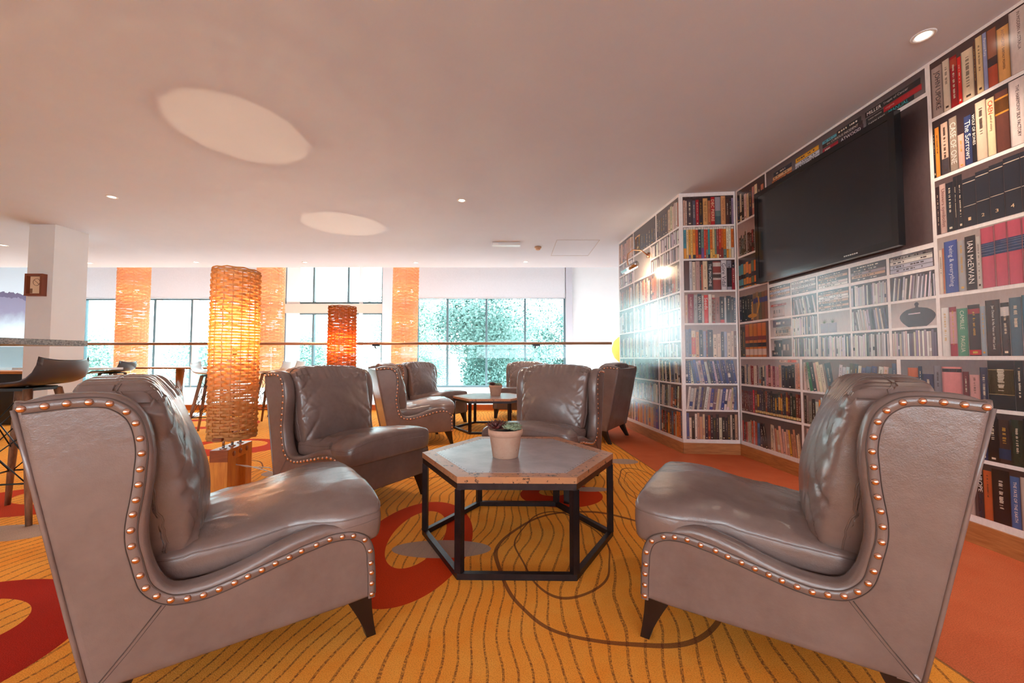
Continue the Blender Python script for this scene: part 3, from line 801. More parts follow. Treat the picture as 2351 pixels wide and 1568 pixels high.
# amber globe lamp behind the mural corner
t = empty('globe_floor_lamp', (1.84, 6.55, 0), 0, 'amber globe floor lamp half hidden behind the end of the mural wall', 'lamp')
g = MB(); g.lathe([(.03, .90), (.10, .93), (.17, 1.0), (.21, 1.10), (.215, 1.16), (.18, 1.27), (.11, 1.34), (.03, 1.37)], 28, cap=False); g.build('globe_shade', M_PAPERLAMP, t)
g = MB(); g.tube([(0, 0, .02), (0, 0, .92)], .014, 8); g.tube([(-.12, -.05, .5), (-.13, -.05, 0)], .012, 8); g.tube([(0, 0, .9), (-.12, -.05, .5)], .012, 8); g.lathe([(.14, 0), (.14, .02), (.02, .03)], 24); g.build('stand', M_LEGWOOD, t)
g = MB(); g.lathe([(.004, 1.08), (.03, 1.1), (.034, 1.14), (.002, 1.18)], 12); b = g.build('bulb', M_BULB, t)
point((0, 0, 1.24), 3, (1, .66, .34), .03, t)

# ------------------------------------------------------------------ downlights and ceiling fittings
M_DL = emis('downlight_lens', (1, .9, .75), 9)
def make_down():
    t = empty('downlight')
    g = MB(); g.lathe([(.034, 0), (.034, -.002), (.048, -.006), (.052, -.004), (.053, 0)][::-1], 28, cap=False); g.build('trim_ring', M_WHITE, t)
    g = MB(); g.lathe([(.034, -.001), (.001, -.0012)], 28); g.build('lens', M_DL, t)
    return t
d0 = make_down()
DLS = [(2.261, 2.146, 70, 'large lit downlight in the ceiling near the television wall'), (-4.398, 4.365, 12, 'ceiling downlight left of the light patch, above the lamp'), (-.565, 4.463, 12, 'ceiling downlight above the middle of the room'),
       (-5.842, 7.39, 8, 'small downlight near the ceiling edge, behind the tall lamp'), (-3.829, 7.39, 8, 'small downlight near the ceiling edge above the glazed doorway'), (-1.784, 7.424, 8, 'small downlight near the ceiling edge above the right hanging lamp'),
       (.252, 7.356, 8, 'small downlight near the ceiling edge above the right window'), (-7.886, 7.458, 8, 'small downlight near the ceiling edge beside the square column'), (-7.985, 6.266, 8, 'ceiling downlight at the far left behind the column')]
for i, (x, y, en, lab) in enumerate(DLS):
    o = d0 if i == 0 else copy_tree(d0)
    o.location = (x, y, CH); tag(o, lab, 'light', 'recessed ceiling downlights')
    spot((0, 0, -.03), en, R(84), .9, (1, .82, .64), .03, o)
t = empty('smoke_detector', (.413, 6.366, CH), 0, 'small beige smoke detector on the white ceiling', 'smoke detector')
g = MB(); g.lathe([(.055, 0), (.055, -.02), (.04, -.026), (.038, -.045), (.02, -.055), (.001, -.056)][::-1], 24); g.build('housing', simple('beige_plastic', srgb(206, 168, 140), .5), t)
t = empty('emergency_light', (-.09, 6.146, CH), 0, 'long white emergency light fitting on the ceiling', 'light')
g = MB(); g.box((-.215, -.05, -.045), (.215, .05, 0)); g.build('housing', M_WHITEPLAS, t)
g = MB(); g.box((-.2, -.053, -.042), (-.12, -.05, -.008)); g.build('end_cap', M_WHITE, t)
mb = MB()
for a, b in (((.67, 5.98, CH - .004), (1.32, 5.99, CH)), ((.67, 6.9, CH - .004), (1.32, 6.91, CH)), ((.67, 5.99, CH - .004), (.68, 6.9, CH)), ((1.31, 5.99, CH - .004), (1.32, 6.9, CH))): mb.box(a, b)
mb.build('ceiling_hatch', simple('hatch_edge', (.55, .5, .5), .6), label='square access hatch frame in the ceiling near the railing', cat='hatch')

# ------------------------------------------------------------------ left side: column picture, landscape mural, bar furniture
t = empty('box_frame', (-6.235, 5.275, 1.81), 0, 'small brown wooden box frame with cream picture hung on the square column', 'picture')
g = MB(); g.box((-.115, -.06, 0), (.115, 0, .03)); g.box((-.115, -.06, .26), (.115, 0, .29)); g.box((-.115, -.06, .03), (-.085, 0, .26)); g.box((.085, -.06, .03), (.115, 0, .26)); g.build('frame', simple('red_brown_wood', srgb(128, 66, 44), .45), t)
g = MB(); g.box((-.085, -.02, .03), (.085, -.002, .26)); pc = g.build('picture', M_CREAM, t)
g = MB(); g.tube([(.0 + .045 * cos(a * pi / 10), -.022, .185 + .045 * sin(a * pi / 10)) for a in range(20)], .003, 5, closed=True)
g.tube([(-.03, -.022, .21), (.03, -.022, .16)], .003, 5); g.lathe([(.015, 0), (.015, .003)], 10, c=(.06, -.022, .17)); g.box((-.084, -.023, .04), (-.05, -.021, .10)); g.build('drawing', simple('brown_ink', srgb(150, 104, 76), .6), pc)
def landscape():
    m, nt, b = mat_new('misty_landscape_print')
    tc = nt.nodes.new('ShaderNodeTexCoord'); sx = nt.nodes.new('ShaderNodeSeparateXYZ'); lk(nt, tc.outputs['Object'], sx.inputs[0])
    z = NX(nt, sx.outputs[2]); x = NX(nt, sx.outputs[0])
    n = noise_node(nt, 1.6, 5, .6); nn = NX(nt, n.outputs[0]) - .5
    zz = z + nn * .9
    c = mixrgb(nt, ((zz - 1.0) / .5).min(1.0).max(0.0), srgb(196, 214, 222), srgb(140, 136, 160))
    c = mixrgb(nt, (zz > 1.95), c, srgb(214, 226, 234))
    c = mixrgb(nt, (zz > 1.8) * (zz < 1.95), c, srgb(104, 96, 124))
    lk(nt, c, b.inputs['Base Color']); b.inputs['Roughness'].default_value = .5
    return m
mb = MB(); mb.box((-.9, -.03, 0), (.75, 0, 2.7)); o = mb.build('landscape_picture', landscape(), label='large misty blue tree landscape picture on the far wall left of the column', cat='picture'); o.location = (-13.0, YW, .76)
t = empty('black_cabinet', (-8.2, 6.35, 0), 0, 'low black cabinet with a wooden top at the far left', 'cabinet')
g = MB(); g.box((-1.2, -.25, 0), (.87, .25, .76)); g.build('body', M_BLACK, t)
g = MB(); g.box((-1.22, -.27, .76), (.89, .27, .80)); g.build('worktop', M_OAK, t)
t = empty('granite_bar_table', (-4.35, 3.1, 0), 0, 'high bar table with speckled grey granite top at the left edge', 'table')
g = MB(); g.box((-.75, -.32, 1.10), (.75, .32, 1.145)); g.build('granite_top', M_GRANITE, t)
g = MB(); g.tube([(-.45, 0, .03), (-.45, 0, 1.1)], .04, 16); g.lathe([(.26, 0), (.26, .015), (.05, .03)], 28, c=(-.45, 0, 0)); g.build('pedestal', M_CHROME, t)
t = empty('pedestal_bar_table', (-5.72, 6.97, 0), 0, 'long thin oak topped bar table on one chrome pedestal by the railing', 'table')
g = MB(); g.box((-.76, -.3, .82), (.76, .3, .845)); g.build('tabletop', M_OAK, t)
g = MB(); g.tube([(0, 0, .02), (0, 0, .82)], .062, 20); g.build('pedestal', M_CHROME, t)
g = MB(); g.lathe([(.40, 0), (.40, .01), (.12, .035), (.065, .05)], 36); g.build('base_plate', M_CHROME, t)
t = empty('white_table', (-6.5, 5.93, 0), 0, 'white topped table standing behind the square column', 'table')
g = MB(); g.box((-.65, -.15, .83), (.65, .15, .86)); g.build('tabletop', M_WHITEPLAS, t)
g = MB(); g.tube([(-.2, 0, .02), (-.2, 0, .83)], .045, 16); g.lathe([(.2, 0), (.2, .012), (.05, .03)], 28, c=(-.2, 0, 0)); g.build('pedestal', M_CHROME, t)

def make_stool(shellmat):
    t = empty('bar_stool')
    # moulded shell: local +x is forward, back rises at -x
    g = MB(); n, m = 14, 14; vs_ = []
    for i in range(n + 1):
        a = i / n
        if a < .7: x = .21 - a / .7 * .36; z = .800 - .014 * sin(pi * a / .7) - .03 * max(0, (.12 - a) / .12)
        else:
            b = (a - .7) / .3; x = -.15 - .085 * sin(b * pi / 2) - .01 * b; z = .800 + .13 * (1 - cos(b * pi / 2)) + .01 * b
        for j in range(m + 1):
            v = -1 + 2*j/m; w = .215 - .035 * max(0, a - .75) * 4 - .03 * max(0, .15 - a) * 6
            vs_.append((x + .05 * v*v * max(0, a - .6) * 2, v * w, z + .022 * abs(v) ** 3 * (1 if a > .3 else a * 3.3)))
    N = len(vs_); fs = []
    off = [(p[0], p[1], p[2] - .010) for p in vs_]
    for i in range(n):
        for j in range(m):
            a = i*(m+1)+j; fs += [(a, a+m+1, a+m+2, a+1), (N+a, N+a+1, N+a+m+2, N+a+m+1)]
    for j in range(m): fs += [(j, j+1, N+j+1, N+j), (n*(m+1)+j+1, n*(m+1)+j, N+n*(m+1)+j, N+n*(m+1)+j+1)]
    for i in range(n):
        a = i*(m+1); fs += [(a+m+1, a, N+a, N+a+m+1)]; a += m; fs += [(a, a+m+1, N+a+m+1, N+a)]
    g.add(vs_ + off, fs, 0, True); g.build('shell', shellmat, t)
    g = MB(); g.box((-.11, -.11, .755), (.11, .11, .772)); g.tube([(-.1, -.1, .77), (.1, .1, .785)], .008, 6); g.tube([(.1, -.1, .77), (-.1, .1, .785)], .008, 6); g.build('seat_bracket', M_BLACKM, t)
    F = []
    for sx, sy in ((1, 1), (1, -1), (-1, -1), (-1, 1)):
        a = Vector((sx * .10, sy * .10, .765)); b = Vector((sx * .225, sy * .215, 0)); F.append((a, b))
        g = MB(); g.tube([a, a.lerp(b, .5), b], [.021, .020, .014], 12); g.build('leg', M_LEGWOOD, t)
    g = MB(); r = .0035
    for k in range(4):
        a, b = F[k]; c, d = F[(k+1) % 4]
        P = lambda q, w, h: q.lerp(w, 1 - h / .765)
        g.tube([P(a, b, .70), P(c, d, .36)], r, 6); g.tube([P(c, d, .70), P(a, b, .36)], r, 6); g.tube([P(a, b, .52), P(c, d, .22)], r, 6); g.tube([P(c, d, .52), P(a, b, .22)], r, 6)
        g.tube([P(a, b, .23), P(c, d, .23)], .005, 6)
    g.build('wire_struts', M_BLACKM, t)
    return t
STG = 'shell bar stools with wooden legs'
s1 = make_stool(M_GREYPLAS); s1.location = (-3.16, 2.62, 0); s1.rotation_euler = (0, 0, R(192)); s1.scale = (1.05, 1.05, 1.05)
tag(s1, 'dark grey shell bar stool at the left edge, beside the near left chair', 'stool', STG)
s2 = copy_tree(s1); s2.location = (-6.3, 6.38, 0); s2.rotation_euler = (0, 0, R(190)); s2.scale = (1, 1, 1); tag(s2, 'dark shell bar stool at the white table behind the column', 'stool', STG)
s3 = make_stool(M_WHITEPLAS); s3.location = (-4.02, 5.45, 0); s3.rotation_euler = (0, 0, R(20)); tag(s3, 'white shell bar stool left of the tall cane lamp', 'stool', STG)
s4 = copy_tree(s3); s4.location = (-3.70, 6.25, 0); s4.rotation_euler = (0, 0, R(190)); tag(s4, 'white shell bar stool just right of the tall cane lamp', 'stool', STG)
s5 = copy_tree(s3); s5.location = (-3.95, 7.15, 0); s5.rotation_euler = (0, 0, R(185)); tag(s5, 'white shell bar stool nearest the railing, only its back showing', 'stool', STG)
t = empty('white_cupboard', (2.15, 7.0, 0), 0, 'low white cupboard with dark knob beyond the end of the mural wall', 'cupboard')
g = MB(); g.box((-.42, -.3, .06), (.4, .3, .62)); g.build('body', M_WHITE, t)
g = MB(); g.lathe([(.008, 0), (.018, .012), (.012, .022), (.001, .024)], 12, c=(-.36, 0, 0)); o = g.build('knob', M_BLACKM, t); o.rotation_euler = (R(90), 0, 0); o.location = (0, -.3, .45)
g = MB(); g.box((-.40, -.28, 0), (.38, .28, .06)); g.build('plinth', M_WHITE, t)

# ------------------------------------------------------------------ bookshelf murals (flat printed wall panels)
_txt = {}
def text_geo(s):
    if s in _txt: return _txt[s]
    cu = bpy.data.curves.new('lettering', 'FONT'); cu.body = s; cu.resolution_u = 2; ob = bpy.data.objects.new('lettering', cu); COL.objects.link(ob)
    bpy.context.view_layer.update(); dg = bpy.context.evaluated_depsgraph_get(); ev = ob.evaluated_get(dg); me = ev.to_mesh()
    vs_ = [(v.co.x, v.co.y) for v in me.vertices]; fs = [tuple(p.vertices) for p in me.polygons]; ev.to_mesh_clear()
    bpy.data.objects.remove(ob); bpy.data.curves.remove(cu)
    xs = [p[0] for p in vs_]; ys = [p[1] for p in vs_]; w = max(xs) - min(xs); h = max(ys) - min(ys)
    _txt[s] = ([((p[0] - min(xs)) / w, (p[1] - min(ys)) / h) for p in vs_], fs, w / h); return _txt[s]
D0 = -.0004
class Mural:
    def __init__(s, name, P0, d, length, label, seed):
        s.e = empty(name, tuple(P0), math.atan2(d.y, d.x), label, 'mural', 'bookshelf murals'); s.rnd = random.Random(seed); s.books = []; s.base = MB(); s.name = name
        s.base.box((0, 0, .112), (length, .005, CH), 0, None, srgb(246, 236, 232)); s.P0 = Vector(P0); s.d = d
    def rect(s, mb, u0, v0, u1, v1, c, k=1, c2=None):
        y = D0 * k; c2 = c2 or c
        mb.add([(u0, y, v0), (u1, y, v0), (u1, y, v1), (u0, y, v1)], [(0, 1, 2, 3)], 0, False, [c, c, c2, c2])
    def cell(s, u0, u1, v0, v1, back=(70, 52, 50), lit=None):
        c = srgb(*back); s.rect(s.base, u0, v0, u1, v1, c if lit is None else srgb(*lit), 1, tuple(q * .55 for q in c))  # printed shade: the cell back is painted darker towards its top
    def book(s, u, v0, w, h, c, bands=(), text=None, tcol=(235, 225, 215), lean=0.0, tdir='down', marks=True, flat=False):
        mb = MB(); col = srgb(*c); rnd = s.rnd; k0 = 2
        ca, sa = cos(lean), sin(lean)
        def T(x, z): return (u + x * ca + z * sa, v0 + z * ca - (x * sa if lean > 0 else (x - w) * sa))
        def quad(x0, z0, x1, z1, cs, k):
            pts = [T(x0, z0), T(x1, z0), T(x1, z1), T(x0, z1)]
            mb.add([(p[0], D0 * k, p[1]) for p in pts], [(0, 1, 2, 3)], 0, False, cs)
        fr = [0, .12, .5, .88, 1] ; sh = [.42, .95, 1.0, .85, .38]  # shading painted into the print, spine edges darker than the middle
        if flat:
            for i in range(4):
                a, b = [tuple(q * sh[j] for q in col) for j in (i, i+1)]; quad(0, h*fr[i], w, h*fr[i+1], [a, a, b, b], k0)
        else:
            for i in range(4):
                a, b = [tuple(q * sh[j] for q in col) for j in (i, i+1)]; quad(w*fr[i], 0, w*fr[i+1], h, [a, b, b, a], k0)
        for z0, z1, bc in bands:
            b_ = srgb(*bc); q = [tuple(t * .7 for t in b_), tuple(t * .8 for t in b_)]
            if flat: quad(w * z0, h*.06, w * z1, h*.94, [b_]*4, k0 + 1)
            else:
                quad(w*.02, h*z0, w*.5, h*z1, [q[0], b_, b_, q[0]], k0 + 1); quad(w*.5, h*z0, w*.98, h*z1, [b_, q[1], q[1], b_], k0 + 1)
        if text:
            parts = text if isinstance(text, list) else [(text, .12, .9, tcol)]
            for tx, a0, a1, tc in parts:
                vs_, fs, asp = text_geo(tx); tcc = srgb(*tc); L = (a1 - a0) * (w if flat else h); th = min(L / asp, (h if flat else w) * .72)
                if L / asp > th: L2 = th * asp * 1.25 if th * asp * 1.25 < L else L
                else: L2 = L
                if tdir == 'num':
                    th = w * .3; pts = [T(w*.35 + p[0]*w*.22, h*a0 + p[1]*th) for p in vs_]
                elif tdir == 'flatacross':
                    pts = [T(w*.12 + p[0]*w*.76, h*a0 + p[1]*h*(a1-a0)) for p in vs_]
                elif flat: pts = [T(w*a0 + p[0]*L2, h*.5 - th/2 + p[1]*th) for p in vs_]
                else: pts = [T(w*.5 - th/2 + p[1]*th, h*a1 - p[0]*L2) for p in vs_]
                mb.add([(p[0], D0 * (k0 + 2), p[1]) for p in pts], fs, 0, False, [tcc] * len(pts))
        elif marks and w > .008 and not flat:
            light = sum(c) < 330; tc = srgb(*((225, 205, 180) if light else (70, 55, 50))) if rnd.random() < .8 else srgb(200, 150, 60)
            z = rnd.uniform(.8, .92); lw = rnd.uniform(.2, .34); end = rnd.uniform(.15, .5)
            while z > end:
                l = rnd.uniform(.006, .011)
                if w * lw > .012: l *= 1.2
                a_ = rnd.uniform(0, .04)
                if rnd.random() < .85: quad(w*(.5 - lw/2 + a_), h*z - h*l, w*(.5 + lw/2 - rnd.uniform(0, .06)), h*z, [tc]*4, k0 + 2)
                z -= l + .006
                if rnd.random() < .12: z -= .03
            if rnd.random() < .5: quad(w*.3, h*.05, w*.7, h*.09, [tc]*4, k0 + 2)
        elif marks and flat:
            light = sum(c) < 330; tc = srgb(*((225, 210, 195) if light else (70, 60, 60))); x = .08
            while x < .8:
                l = rnd.uniform(.02, .08)
                if rnd.random() < .7: quad(w*x, h*.35, w*(x + l), h*.68, [tc]*4, k0 + 2)
                x += l + rnd.uniform(.01, .05)
        wp = s.P0 + s.d * u
        s.books.append((w * h / max(.5, wp.length) ** 2, mb))
    def row(s, u0, u1, v0, v1, pal, wr=(.018, .034), hr=(.72, .93), lean=0, same=False, bandf=None, marks=True, gap=.0006):
        rnd = s.rnd; u = u0 + .003; H_ = v1 - v0; L_ = lean
        while True:
            w = rnd.uniform(*wr)
            if u + w > u1 - .002: 
                if u1 - u > wr[0] * .7: w = u1 - u - .003
                else: break
            h = H_ * rnd.uniform(*hr); c = rnd.choice(pal); c = tuple(max(0, min(255, q + rnd.randint(-10, 10))) for q in c)
            ln = 0
            if lean:
                ln = L_ + rnd.uniform(-.03, .03)
                if ln > 0 and u + w * cos(ln) + h * sin(ln) > u1: ln = 0
                if ln < 0 and u + h * sin(ln) < u0: ln = 0
            bands = bandf(rnd) if bandf else (((rnd.uniform(.1, .3), rnd.uniform(.32, .45), rnd.choice(pal)),) if rnd.random() < .18 else ())
            s.book(u, v0 + .001, w, h, c, bands, lean=ln, marks=marks); u += w / cos(ln) + gap
    def stack(s, u0, u1, v0, v1, pal, n, marks=True):
        h = (v1 - v0) * .95 / n
        for i in range(n):
            a = s.rnd.uniform(0, .02); s.book(u0 + .004 + a * .3, v0 + .001 + i * h, (u1 - u0) - .01 - a * .5, h * .95, s.rnd.choice(pal), flat=True, marks=marks)
    def explicit(s, us, v0, H_, specs):
        for (a, b), sp in zip(zip(us, us[1:]), specs):
            if sp is None: continue
            c, hf = sp[0], sp[1]; kw = sp[2] if len(sp) > 2 else {}
            s.book(a + .0006, v0 + .001, b - a - .0012, H_ * hf, c, **kw)
    def finish(s, mat, maxparts=95):
        s.base.build('printed_shelves', mat, s.e)
        bs = sorted(s.books, key=lambda q: -q[0]); rest = MB()
        for a, mb in bs[:maxparts]: mb.build('printed_book', mat, s.e)
        for a, mb in bs[maxparts:]:
            rest.add(mb.v, mb.f, 0, False, mb.c)
        if rest.v: rest.build('printed_books', mat, s.e, kind='stuff')
V = [.14, .45, .725, 1.0, 1.36, 1.71, 2.05, 2.41, 2.752]   # shelf lines
SB = .010
CRM = [(226, 200, 176), (214, 186, 160), (232, 216, 200), (200, 176, 156)]
DRK = [(40, 34, 38), (52, 44, 50), (30, 28, 34), (60, 46, 46)]
MIX = CRM + DRK + [(150, 40, 36), (116, 80, 70), (186, 150, 130), (84, 96, 112), (170, 160, 160), (198, 120, 80), (66, 78, 70)]
CDP = [(220, 214, 214), (196, 190, 196), (120, 110, 122), (232, 226, 222), (66, 58, 68), (160, 150, 160), (206, 190, 180), (90, 84, 104), (236, 232, 230)]
DVD = [(214, 196, 188), (190, 186, 200), (226, 214, 206), (206, 160, 130), (90, 74, 80), (232, 222, 212), (160, 140, 140), (70, 60, 68)]
PEN = [(226, 110, 40), (232, 150, 50), (210, 50, 36), (236, 200, 140), (64, 146, 160), (40, 44, 60), (236, 224, 210), (196, 66, 40), (120, 90, 150), (110, 130, 120), (232, 180, 90), (150, 60, 50)]
BLU = [(44, 56, 110), (60, 74, 130), (228, 216, 208), (40, 44, 84), (200, 190, 196), (90, 110, 160), (60, 50, 80), (36, 38, 60)]
RED = [(130, 50, 44), (90, 46, 48), (196, 150, 120), (60, 40, 44), (206, 180, 156), (160, 70, 50), (80, 100, 130), (228, 205, 178), (36, 30, 34)]
GLD = [(34, 30, 34), (50, 40, 40), (120, 60, 36), (46, 56, 50), (160, 110, 60), (60, 52, 60), (100, 30, 30)]

# --- television wall
A = Mural('bookshelf_mural', TV0, TVd, 8.2, 'bookshelf photo mural behind the wall mounted television', 11)
c0, c1, c2 = .025, .452, .47
def sh(i): return V[i] + SB, V[i+1] - SB
rows = {7: (V[7] + SB, V[8]), 6: sh(6), 5: sh(5), 4: sh(4), 3: sh(3)}
v0, v1 = rows[7]; A.cell(c0, c1, v0, v1, (84, 58, 56)); A.row(c0, c1, v0, v1, [(196, 130, 100), (214, 176, 150), (226, 196, 170), (40, 32, 40), (150, 40, 34), (232, 210, 180)], (.03, .055), (.7, .88))
v0, v1 = rows[6]; A.cell(c0, c1, v0, v1, (190, 150, 140)); A.row(c0 + .02, c1, v0, v1, DRK + [(180, 160, 150), (120, 40, 40)], (.012, .028), (.5, .72))
v0, v1 = rows[5]; A.cell(c0, c1, v0, v1, (66, 46, 50)); A.row(c0, c1, v0, v1, [(226, 130, 40), (90, 150, 160), (220, 160, 80), (226, 120, 40), (110, 110, 90)], (.034, .046), (.68, .82), bandf=lambda r: ((.38, .56, (50, 36, 40)), (.04, .12, (40, 30, 30))), marks=False)
v0, v1 = rows[4]; A.cell(c0, c1, v0, v1, (180, 150, 140)); A.row(c0, .24, v0, v1, [(30, 34, 50), (36, 40, 56)], (.04, .045), (.78, .8)); A.row(.24, c1, v0, v1, [(120, 84, 60), (100, 80, 70), (150, 110, 70)], (.03, .045), (.8, .86), bandf=lambda r: ((.62, .8, (60, 60, 110)),), marks=False)
g_ = MB(); gold = srgb(200, 140, 60)
mbk = MB(); mbk.add([(.23 + .07 * cos(2*pi*k/20), D0 * 6, 1.42 + .02 * sin(2*pi*k/20)) for k in range(20)], [tuple(range(20))], 0, False, [gold]*20)
mbk.add([(.22, D0*6, 1.38), (.24, D0*6, 1.38), (.238, D0*6, 1.56), (.222, D0*6, 1.56)], [(0, 1, 2, 3)], 0, False, [gold]*4)
mbk.add([(.29, D0*6, 1.43), (.31, D0*6, 1.44), (.34, D0*6, 1.52), (.33, D0*6, 1.60), (.31, D0*6, 1.60), (.32, D0*6, 1.53)], [(0, 1, 2, 3, 4, 5)], 0, False, [gold]*6)
mbk.build('printed_oil_lamp', M_PRINT, A.e)
v0, v1 = rows[3]; A.cell(c0, c1, v0, v1, (110, 80, 74)); A.row(c0, .105, v0, v1, [(60, 58, 56)], (.035, .04), (.9, .93)); A.row(.105, c1, v0, v1, [(190, 92, 34), (204, 104, 40)], (.06, .064), (.96, .98), bandf=lambda r: ((.3, .42, (40, 22, 24)), (.5, .62, (120, 34, 30)), (.06, .24, (224, 190, 170))), marks=False)
# niche behind television, stacked books above it
A.rect(A.base, c2, 1.685, 1.862, 2.575, srgb(92, 74, 74), 1, srgb(70, 56, 58))
A.rect(A.base, c2, 2.60, 1.855, 2.752, srgb(112, 100, 100), 1, srgb(80, 68, 70))
def fb(u0, u1, v0, v1, c, **k): A.book(u0, v0, u1 - u0, v1 - v0, c, flat=True, **k)
fb(.55, .79, 2.602, 2.632, (196, 110, 60)); fb(.56, .79, 2.633, 2.662, (226, 170, 120)); fb(.57, .79, 2.663, 2.70, (36, 40, 60))
fb(.83, 1.08, 2.602, 2.632, (190, 190, 200)); fb(.83, 1.08, 2.633, 2.66, (206, 206, 214)); fb(.835, 1.075, 2.661, 2.70, (236, 170, 50))
fb(1.11, 1.25, 2.602, 2.64, (170, 30, 50)); fb(1.25, 1.455, 2.602, 2.645, (60, 40, 60), text='ATWOOD', tcol=(240, 236, 240)); fb(1.11, 1.45, 2.646, 2.675, (50, 36, 36), text='the CURIOUS INCIDENT'); fb(1.11, 1.24, 2.676, 2.70, (90, 170, 190)); fb(1.24, 1.44, 2.676, 2.71, (40, 40, 44))
fb(1.475, 1.79, 2.602, 2.632, (34, 30, 34), text=[('DARIN KING', .06, .42, (230, 226, 220)), ('MANUAL', .5, .9, (60, 180, 190))])
fb(1.475, 1.60, 2.633, 2.664, (34, 32, 36), text='YUKIO MISHIMA'); fb(1.60, 1.835, 2.633, 2.672, (176, 24, 36), text=[('virginia', .05, .3, (220, 120, 120))])
fb(1.47, 1.83, 2.673, 2.712, (36, 32, 38), text=[('MILLER', .04, .32, (236, 228, 226)), ('Tropic of Cancer', .36, .8, (214, 206, 204))])
# the small compartments of films and discs
cu = [.475, .735, .745, 1.008, 1.022, 1.298, 1.314, 1.578, 1.597, 1.862]
cells = [(cu[0], cu[1]), (cu[2], cu[3]), (cu[4], cu[5]), (cu[6], cu[7]), (cu[8], cu[9])]
rv = [(1.012, 1.178), (1.194, 1.352), (1.368, 1.523), (1.545, 1.655)]
def mini(ci, ri, kind, **k):
    u0, u1 = cells[ci]; v0, v1 = rv[ri]
    if kind == 'cd': A.cell(u0, u1, v0, v1, (90, 74, 84)); A.row(u0, u1, v0, v1, CDP, (.009, .014), (.84, .96), k.get('lean', 0), marks=False)
    elif kind == 'dvd': A.cell(u0, u1, v0, v1, (80, 64, 70)); A.stack(u0, u1, v0, v1, DVD, k.get('n', 5))
    else: A.cell(u0, u1, v0, v1, (206, 188, 184))
for ci in range(5): mini(ci, 3, 'dvd', n=5 if ci != 4 else 4)
mini(0, 2, 'x'); mini(0, 1, 'x'); mini(0, 0, 'x')
fb(.49, .68, 1.47, 1.49, (170, 60, 50)); fb(.51, .66, 1.372, 1.468, (190, 160, 150)); fb(.51, .73, 1.28, 1.345, (84, 50, 70)); fb(.53, .73, 1.196, 1.278, (220, 206, 200)); A.stack(.53, .73, 1.196, 1.278, CRM, 4)
fb(.52, .62, 1.07, 1.16, (60, 46, 50)); fb(.49, .61, 1.014, 1.07, (50, 44, 48)); fb(.62, .73, 1.014, 1.17, (90, 60, 66))
mini(1, 2, 'cd', lean=-.18); mini(1, 1, 'cd'); mini(1, 0, 'cd'); mini(2, 2, 'dvd', n=8); mini(2, 1, 'x'); mini(2, 0, 'cd'); mini(3, 2, 'cd'); mini(3, 1, 'cd', lean=-.12); mini(3, 0, 'cd'); mini(4, 2, 'cd', lean=.1); mini(4, 1, 'x'); mini(4, 0, 'cd')
mb = MB()
for q in (1.04, 1.115):
    A.rect(mb, q, 1.195, q + .072, 1.27, srgb(150, 136, 150), 3)
    for k in range(5):
        a = pi * (.15 + .175 * k); c = q + .036
        mb.add([(c - .005, D0*4, 1.27), (c + .005, D0*4, 1.27), (c + .035 * cos(a), D0*4, 1.272 + .036 * sin(a))], [(0, 1, 2)], 0, False, [srgb(110, 120, 100)]*3)
mb.build('printed_planters', M_PRINT, A.e)
mb = MB(); cx = 1.755; prof = [(.052, 1.193), (.066, 1.203), (.084, 1.219), (.099, 1.238), (.104, 1.254), (.101, 1.268), (.09, 1.281), (.080, 1.290), (.06, 1.301), (.03, 1.308), (.010, 1.311), (.008, 1.32), (.013, 1.328), (.012, 1.336), (.006, 1.342), (.0, 1.343)]
pts = [(cx + r, D0*3, z) for r, z in prof] + [(cx - r, D0*3, z) for r, z in prof[::-1]]
mb.add(pts, [tuple(range(len(pts)))], 0, False, [srgb(56, 44, 56)] * len(pts)); mb.add([(cx - .05, D0*4, 1.27), (cx + .02, D0*4, 1.272), (cx + .02, D0*4, 1.279), (cx - .05, D0*4, 1.277)], [(0, 1, 2, 3)], 0, False, [srgb(190, 170, 180)]*4)
mb.build('printed_urn', M_PRINT, A.e)
# right-hand tall column of big books
U0, U1 = 1.882, 2.62
def col_cell(i, back): v0, v1 = (V[i] + SB, V[i+1] - SB) if i < 7 else (V[7] + SB, V[8]); A.cell(U0, U1, v0, v1, back); return v0, v1 - v0
v0, H_ = col_cell(7, (96, 68, 66)); BK = dict
A.explicit([1.888, 1.946, 1.983, 2.019, 2.039, 2.095, 2.105, 2.136, 2.155, 2.196, 2.246, 2.32], v0, H_, [
 ((176, 150, 140), .88, BK(text='JOHN UPDIKE', tcol=(60, 40, 44))), ((222, 196, 172), .9), ((160, 20, 28), .88, BK(bands=((.78, .95, (190, 60, 40)),))), ((226, 30, 24), .8), ((228, 200, 168), .84), ((96, 60, 50), .9), ((226, 190, 140), .93), ((150, 150, 186), .93, BK(text='Personal Fury')), ((160, 90, 60), .92, BK(bands=((.0, .35, (190, 80, 50)), (.35, .5, (60, 36, 40))), marks=False)),
 ((226, 160, 90), .84, BK(text=[('ANTHONY', .62, .95, (150, 110, 90)), ('EARTHLY POWERS', .2, .6, (50, 30, 30))])), ((214, 190, 180), .97, BK(text=[('IN MODERN AUSTRALIA', .35, .95, (70, 46, 50))]))])
A.row(2.325, U1, v0, v0 + H_, MIX, (.03, .055), (.8, .95))
v0, H_ = col_cell(6, (60, 40, 44))
